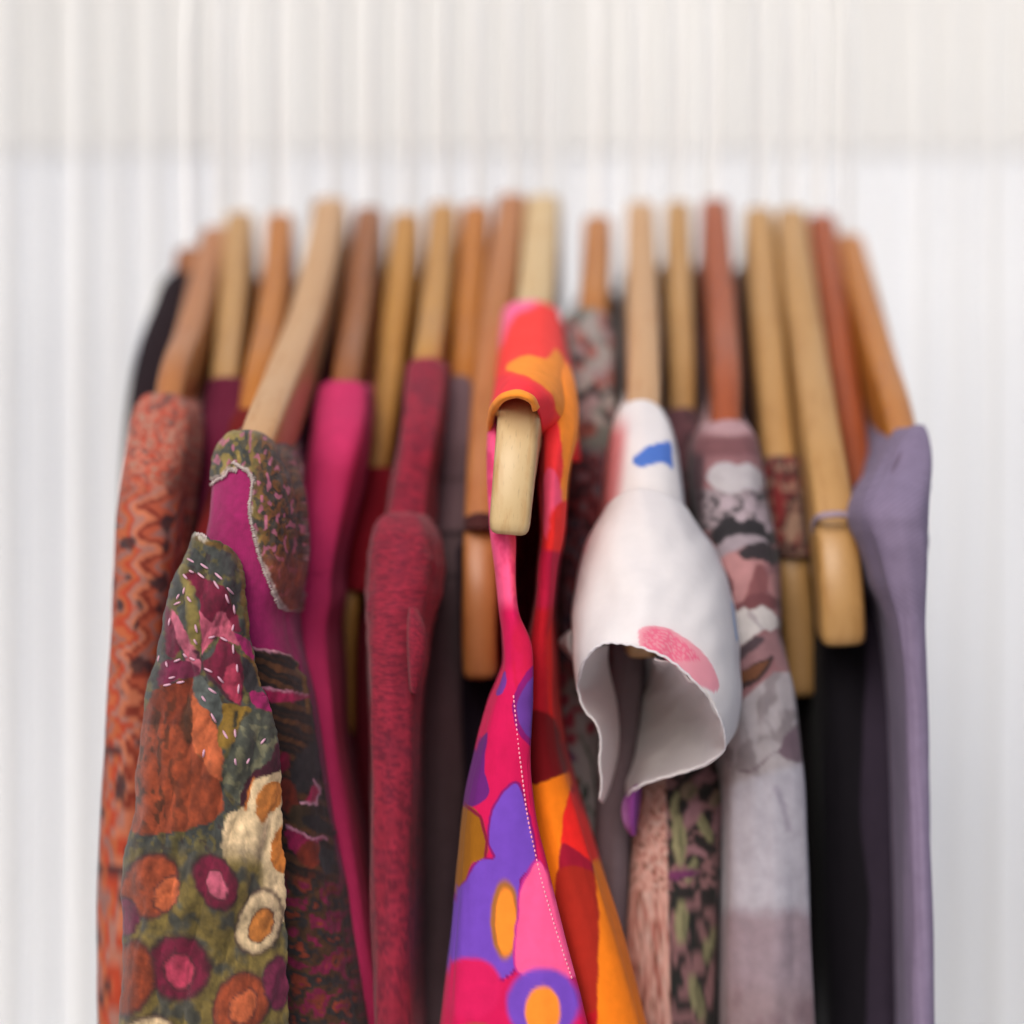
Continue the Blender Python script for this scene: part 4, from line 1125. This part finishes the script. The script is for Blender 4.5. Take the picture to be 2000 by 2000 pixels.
loft('printed_corner', pxgrid([[(1250, 1530, .600), (1240, 1536, .594), (1232, 1542, .596)], [(1250, 1555, .602), (1236, 1556, .594), (1219, 1562, .597)], [(1247, 1582, .602), (1234, 1584, .595), (1215, 1585, .598)], [(1244, 1606, .602), (1234, 1608, .596), (1220, 1610, .598)], [(1240, 1632, .602), (1237, 1632, .598), (1233, 1632, .600)]]), CHIFFON, us=8, vs=8,
     paint=lambda d: mix(np.repeat(C(150, 74, 156)[None, :], len(d['px']), 0), C(196, 140, 206), 1 - sst(1218, 1232, d['px'] - (d['py'] - 1580) * .1)), parent=bl, thick=.0006)

GAIN = .58
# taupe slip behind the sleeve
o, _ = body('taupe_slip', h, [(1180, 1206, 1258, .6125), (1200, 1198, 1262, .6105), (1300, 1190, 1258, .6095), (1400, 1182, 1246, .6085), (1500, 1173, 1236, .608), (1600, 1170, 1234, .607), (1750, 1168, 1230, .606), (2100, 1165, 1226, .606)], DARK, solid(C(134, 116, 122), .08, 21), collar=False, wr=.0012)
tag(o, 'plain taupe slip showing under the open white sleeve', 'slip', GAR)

# ================================================================== 13 leaf and flower print
h = H[13]


def p13(d):
    p = Paint(d, C(50, 44, 44))
    px, py = p.px, p.py
    up = 1 - sst(1380, 1430, py)
    p.mask(up, C(124, 80, 86))
    p.mask(up * sst(.5, .6, fbm(px / 26, py / 30, 0, 3)), C(70, 50, 54), .8)
    p.mask(sst(.44, .54, fbm(px / 30, py / 34, 0, 7)) * (1 - up), C(160, 116, 118), .95)
    p.mask(sst(.56, .62, fbm(px / 22, py / 22, 0, 13)) * (1 - up), C(40, 44, 42), .9)
    p.warp(4, 14, 5)
    OL = C(164, 158, 118)
    for (x, y, a, b, r) in ((1326, 1640, 13, 52, -4), (1372, 1612, 9, 34, -25), (1318, 1575, 9, 28, 10), (1395, 1560, 9, 20, 30), (1350, 1700, 10, 26, 20), (1345, 1545, 16, 18, 40), (1330, 1800, 12, 40, 0), (1390, 1840, 12, 34, 25), (1360, 1950, 12, 44, -15)):
        p.ell(x, y, a, b, OL if x % 2 == 0 else C(150, 128, 108), r, .2)
        p.ell(x + 4, y + 4, a * .3, b * .7, C(100, 98, 72), r, .4, .7)
    for (x, y, a, b, r) in ((1352, 1590, 14, 26, 30), (1376, 1520, 18, 12, 0), (1398, 1600, 10, 30, 10), (1360, 1662, 22, 7, 25)):
        p.ell(x, y, a, b, C(176, 128, 136), r, .25)
    p.ell(1330, 1708, 34, 8, C(130, 60, 110), -10, .3)
    # light leaf strip along the left edge
    ex = 1303 + (py - 1640) * .02
    s = (1 - sst(-1.5, 1.5, px - ex)) * sst(1430, 1440, py)
    base = np.repeat(C(244, 190, 176)[None, :], len(px), 0)
    lt = np.abs(np.sin((px - 1268) / 7.5)) * 8
    q = fbm((px + .5 * (py)) / 7, (py + lt * 2) / 8, 0, 33, 3)
    base = mix(base, C(190, 116, 104), sst(.50, .60, q) * .9)
    base = mix(base, C(132, 84, 66), sst(.62, .68, fbm(px / 9, py / 14, 0, 35)) * .9)
    base = mix(base, C(240, 204, 192), sst(.56, .66, fbm((px - .5 * py) / 9, py / 10, 0, 39)) * .8)
    p.c = p.c * (1 - s)[:, None] + base * s[:, None]
    return p.c


o, _ = body('leaf_print_dress', h, rows(h, [(798, 1316, 1350), (808, 1304, 1364), (850, 1302, 1374), (920, 1312, 1382), (1000, 1322, 1388, .652), (1100, 1322, 1394, .648), (1220, 1312, 1402, .643), (1350, 1290, 1412, .637), (1440, 1266, 1420, .628), (1500, 1248, 1423, .614), (1560, 1238, 1424, .606), (1650, 1229, 1422, .602), (1750, 1223, 1420, .60), (2100, 1215, 1412, .60)]), CLOTH, p13, us=[2, 3, 4, 10, 22, 26, 26, 22, 8, 4, 3, 2], vs=16)
tag(o, 'dark flower print dress with a pale pink leaf strip below the white sleeve', 'dress', GAR)

# ================================================================== 14 mauve petal print
h = H[14]


def p14(d):
    p = Paint(d, C(166, 116, 120))
    px, py = p.px, p.py
    p.mask(1 - sst(846, 862, py + (px - 1425) ** 2 * .004), C(208, 164, 168))  # lighter pink shoulder top: highlight painted into the colour
    p.mask(sst(852, 860, py) * (1 - sst(885, 900, py)), C(132, 84, 88), .8)
    p.mask(sst(950, 962, py) * (1 - sst(1030, 1040, py)), C(176, 158, 164))
    mb = sst(955, 968, py) * (1 - sst(1045, 1055, py))
    p.mask(mb * sst(.5, .58, fbm(px / 17, py / 13, 0, 101)), C(78, 72, 76), .9)
    p.warp(3.5, 16, 9)
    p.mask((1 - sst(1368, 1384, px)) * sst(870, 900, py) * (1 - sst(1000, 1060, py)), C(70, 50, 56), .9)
    p.poly([(1382, 935), (1391, 912), (1417, 905), (1438, 911), (1459, 908), (1481, 920), (1492, 941), (1479, 961), (1453, 960), (1428, 966), (1397, 955)], C(214, 205, 208), 2.5)
    p.poly([(1391, 1046), (1415, 1011), (1454, 1014), (1490, 1026), (1516, 1047), (1495, 1069), (1441, 1049), (1402, 1064)], C(52, 48, 52), 2.5)
    for (x, y, r) in ((1464, 988, 12), (1486, 1008, 13), (1446, 1010, 9), (1500, 1030, 9), (1420, 985, 14)):
        p.ell(x, y, r, r * 1.2, C(196, 176, 184), 0, .2)
    p.poly([(1385, 1076), (1405, 1064), (1430, 1048), (1474, 1047), (1497, 1062), (1454, 1068), (1417, 1090), (1395, 1110)], C(178, 162, 170), 2.5)
    p.poly([(1443, 1083), (1459, 1067), (1495, 1062), (1522, 1083), (1507, 1106), (1485, 1095), (1454, 1093)], C(62, 54, 58), 2.5)
    p.poly([(1395, 1112), (1428, 1080), (1454, 1093), (1487, 1099), (1481, 1140), (1454, 1179), (1436, 1192), (1400, 1180)], C(204, 146, 146), 2.5)
    p.poly([(1398, 1105), (1416, 1110), (1432, 1140), (1430, 1190), (1398, 1190)], C(118, 70, 74), 3)
    p.poly([(1479, 1102), (1502, 1135), (1490, 1163), (1450, 1186), (1462, 1150)], C(150, 92, 94), 2.5)
    p.poly([(1503, 1122), (1535, 1130), (1538, 1185), (1500, 1158)], C(200, 142, 142), 2.5)
    p.poly([(1425, 1198), (1466, 1163), (1505, 1163), (1540, 1187), (1500, 1190), (1440, 1206)], C(132, 78, 82), 2.5)
    p.poly([(1400, 1200), (1435, 1196), (1454, 1187), (1464, 1193), (1487, 1184), (1502, 1191), (1524, 1219), (1505, 1233), (1487, 1233), (1446, 1262), (1400, 1250)], C(228, 219, 216), 2.5)
    p.poly([(1464, 1193), (1480, 1215), (1488, 1232), (1480, 1225), (1462, 1205)], C(190, 178, 180), 3)
    p.poly([(1440, 1270), (1479, 1245), (1530, 1233), (1545, 1262), (1556, 1302), (1521, 1309), (1505, 1282), (1479, 1304), (1440, 1320)], C(168, 124, 128), 2.5)
    p.poly([(1440, 1270), (1474, 1245), (1492, 1248), (1474, 1269), (1440, 1292)], C(92, 74, 80), 2.5)
    p.poly([(1440, 1318), (1488, 1290), (1507, 1282), (1500, 1306), (1479, 1333), (1440, 1346)], C(64, 48, 48), 2.5)
    p.poly([(1444, 1316), (1488, 1294), (1500, 1289), (1493, 1304), (1475, 1325), (1444, 1334)], C(128, 80, 54), 2)
    low = sst(-3, 3, (py - 1345) + (np.clip(px, 1440, 1510) - 1475) * .9) * sst(1296, 1306, py)
    lc = mix(np.repeat(C(196, 186, 190)[None, :], len(px), 0), C(160, 148, 152), sst(.45, .65, fbm(px / 40, py / 60, 0, 105)))
    p.c = p.c * (1 - low)[:, None] + lc * low[:, None]
    p.poly([(1420, 1494), (1461, 1506), (1495, 1483), (1521, 1462), (1531, 1436), (1575, 1400), (1590, 1500), (1565, 1493), (1531, 1482), (1515, 1470), (1490, 1492), (1460, 1510)], C(128, 106, 118), 3)  # mauve shadow patch painted into the pale cloth
    p.mask(sst(1500, 1520, py + (px - 1500) * .3) * (1 - sst(1900, 1960, py)), C(210, 205, 218), .8)
    p.line([(1515, 1540), (1530, 1575), (1540, 1620)], 5, C(176, 166, 182), 5, .8)
    p.mask(sst(1760, 1800, py + 30 * (fbm(px / 30, py / 30, 0, 6) - .5)), C(150, 112, 122), .6)
    return p.c


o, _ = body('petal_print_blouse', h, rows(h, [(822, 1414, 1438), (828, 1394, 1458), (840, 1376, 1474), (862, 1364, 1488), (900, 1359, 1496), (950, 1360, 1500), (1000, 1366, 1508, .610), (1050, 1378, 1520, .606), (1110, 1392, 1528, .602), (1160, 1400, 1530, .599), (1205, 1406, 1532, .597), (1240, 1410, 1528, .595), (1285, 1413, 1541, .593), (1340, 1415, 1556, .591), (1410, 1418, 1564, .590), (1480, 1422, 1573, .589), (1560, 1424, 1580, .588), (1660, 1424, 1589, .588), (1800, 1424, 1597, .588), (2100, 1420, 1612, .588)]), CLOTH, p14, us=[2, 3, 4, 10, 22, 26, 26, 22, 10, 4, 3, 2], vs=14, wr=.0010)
tag(o, 'mauve blouse printed with white, grey and pink petals beside the white sleeve', 'blouse', GAR)

# ================================================================== 15 dark flower print
h = H[15]


def p15(d):
    p = Paint(d, C(110, 72, 66))
    px, py = p.px, p.py
    p.mask(sst(.48, .58, fbm(px / 18, py / 30, 0, 111)), C(58, 40, 42), .9)
    p.mask(sst(.52, .6, fbm(px / 14, py / 34, 0, 113)), C(156, 54, 56), .9)
    p.mask(sst(.56, .64, fbm(px / 16, py / 22, 0, 117)), C(184, 144, 124), .9)
    p.ell(1548, 1030, 13, 32, C(190, 150, 128), 8, .25)
    p.ell(1522, 985, 9, 40, C(158, 52, 54), -6, .3)
    return p.c


o, _ = body('dark_print_shirt', h, rows(h, [(892, 1508, 1548), (900, 1494, 1562), (940, 1489, 1568), (1000, 1496, 1574), (1050, 1508, 1581), (1088, 1516, 1586)], .004), CLOTH, p15, vs=12, us=[2, 3, 4, 8, 14, 16, 16, 14, 8, 4, 3, 2])
tag(o, 'dark red and beige print top with a bare square hanger tip below', 'top', GAR)
body('side_panel', h, [(1050, 1524, 1592, .668), (1180, 1532, 1604, .664), (1350, 1550, 1618, .66), (1550, 1566, 1632, .658), (1800, 1576, 1646, .656), (2100, 1586, 1660, .655)], DARK, solid(C(28, 22, 26), .1, 6), parent=o, collar=False)  # near-black colour stands in for the unlit lower body

# ================================================================== 16 black camisole with lilac strap
h = H[16]
o, _ = body('black_camisole', h, [(1120, 1614, 1690, .640), (1140, 1604, 1700, .636), (1250, 1600, 1714, .632), (1400, 1604, 1728, .63), (1600, 1612, 1744, .628), (1800, 1618, 1752, .626), (2100, 1626, 1764, .625)], DARK, solid(C(24, 20, 28), .1, 9), collar=False)
tag(o, 'black camisole hanging by a thin lilac strap from the right hand tip', 'camisole', GAR)
loft('strap', pxgrid([[(1584, 1120, .640), (1586, 1050, .628), (1590, 1012, .6185), (1602, 1003, .6145), (1632, 999, .6130), (1658, 1002, .6145), (1667, 1012, .6185), (1672, 1050, .628), (1676, 1120, .640)],
                      [(1588, 1124, .640), (1590, 1060, .627), (1594, 1022, .617), (1605, 1013, .6128), (1633, 1009, .6112), (1657, 1012, .6128), (1664, 1022, .617), (1668, 1060, .627), (1672, 1124, .640)]]), SMOOTH, us=8, vs=4, paint=solid(C(190, 166, 178), .06), parent=o, thick=.0007)

# ================================================================== 17 dark purple, 18 lilac
h = H[17]
o, _ = body('dark_purple_shirt', h, rows(h, [(1084, 1690, 1722), (1094, 1676, 1736), (1140, 1670, 1748, .638), (1220, 1668, 1760, .634), (1350, 1668, 1772, .63), (1500, 1664, 1782, .627), (1750, 1664, 1790, .625), (2100, 1664, 1800, .623)]), DARK, solid(C(58, 48, 64), .1, 12))
tag(o, 'dark purple grey top between the black camisole and the lilac blouse', 'top', GAR)
h = H[18]


def p18(d):
    p = Paint(d, C(158, 142, 172))
    s = .5 + .5 * np.sin((p.px * .8 + p.py * 1.1) * .55)
    p.mask(s * .22, C(120, 104, 138))
    p.ell(1752, 905, 5, 22, C(116, 98, 120), 25, .5, .7)
    return p.c


o, _ = body('lilac_blouse', h, [(832, 1788, 1804, .618), (842, 1776, 1812, .612), (868, 1758, 1820, .606), (900, 1742, 1826, .600), (930, 1727, 1829, .594), (957, 1711, 1830, .588), (982, 1701, 1829, .584), (1008, 1697, 1828, .582), (1034, 1701, 1826, .582), (1064, 1712, 1824, .582), (1100, 1722, 1820, .583), (1145, 1733, 1816, .584), (1200, 1752, 1812, .586), (1300, 1769, 1812, .588), (1500, 1779, 1816, .590), (1800, 1786, 1824, .590), (2100, 1792, 1832, .590)], SMOOTH, p18, us=[2, 3, 4, 10, 18, 20, 20, 18, 8, 4, 3, 2], vs=10, wr=.001)
tag(o, 'lilac ribbed blouse with a rounded ruffled shoulder at the right end', 'blouse', GAR)

# ================================================================== light
world = bpy.data.worlds.new('World'); scn.world = world; world.use_nodes = True
nt = world.node_tree; nt.nodes.clear()
bg = nt.nodes.new('ShaderNodeBackground'); ow = nt.nodes.new('ShaderNodeOutputWorld'); sky = nt.nodes.new('ShaderNodeTexSky')
sky.sky_type = 'NISHITA'; sky.sun_disc = False
SUN_EL, SUN_AZ = 38, 200          # azimuth of the sun measured clockwise from +Y
sky.sun_elevation = math.radians(SUN_EL); sky.sun_rotation = math.radians(SUN_AZ)
sky.air_density = 1.0; sky.dust_density = 3.0; sky.ozone_density = 1.0
bg.inputs['Strength'].default_value = .10
nt.links.new(sky.outputs[0], bg.inputs[0]); nt.links.new(bg.outputs[0], ow.inputs[0])
sd = bpy.data.lights.new('sun', 'SUN'); sd.energy = 1.5; sd.angle = math.radians(40); sd.color = (1, .965, .92)
so = bpy.data.objects.new('sun', sd); COL.objects.link(so)
az = math.radians(SUN_AZ); el = math.radians(SUN_EL)
dirv = Vector((math.sin(az) * math.cos(el), math.cos(az) * math.cos(el), math.sin(el)))
so.rotation_euler = dirv.to_track_quat('Z', 'Y').to_euler()
so.location = dirv * 5 + Vector((0, 0, 1))

# ================================================================== camera
cd = bpy.data.cameras.new('camera'); cam = bpy.data.objects.new('camera', cd); COL.objects.link(cam)
cam.location = (0, 0, ZC); cam.rotation_euler = (math.radians(90), 0, 0)
cd.lens = F; cd.sensor_width = SENS; cd.sensor_fit = 'HORIZONTAL'
cd.clip_start = .05; cd.clip_end = 60
cd.dof.use_dof = True; cd.dof.focus_distance = .558; cd.dof.aperture_fstop = 4.0; cd.dof.aperture_blades = 0
scn.camera = cam
scn.view_settings.view_transform = 'Standard'; scn.view_settings.look = 'None'
scn.view_settings.exposure = 0.42; scn.view_settings.gamma = 1
scn.view_settings.use_curve_mapping = False
try:
    scn.cycles.use_denoising = True
    scn.cycles.max_bounces = 6
except Exception:
    pass
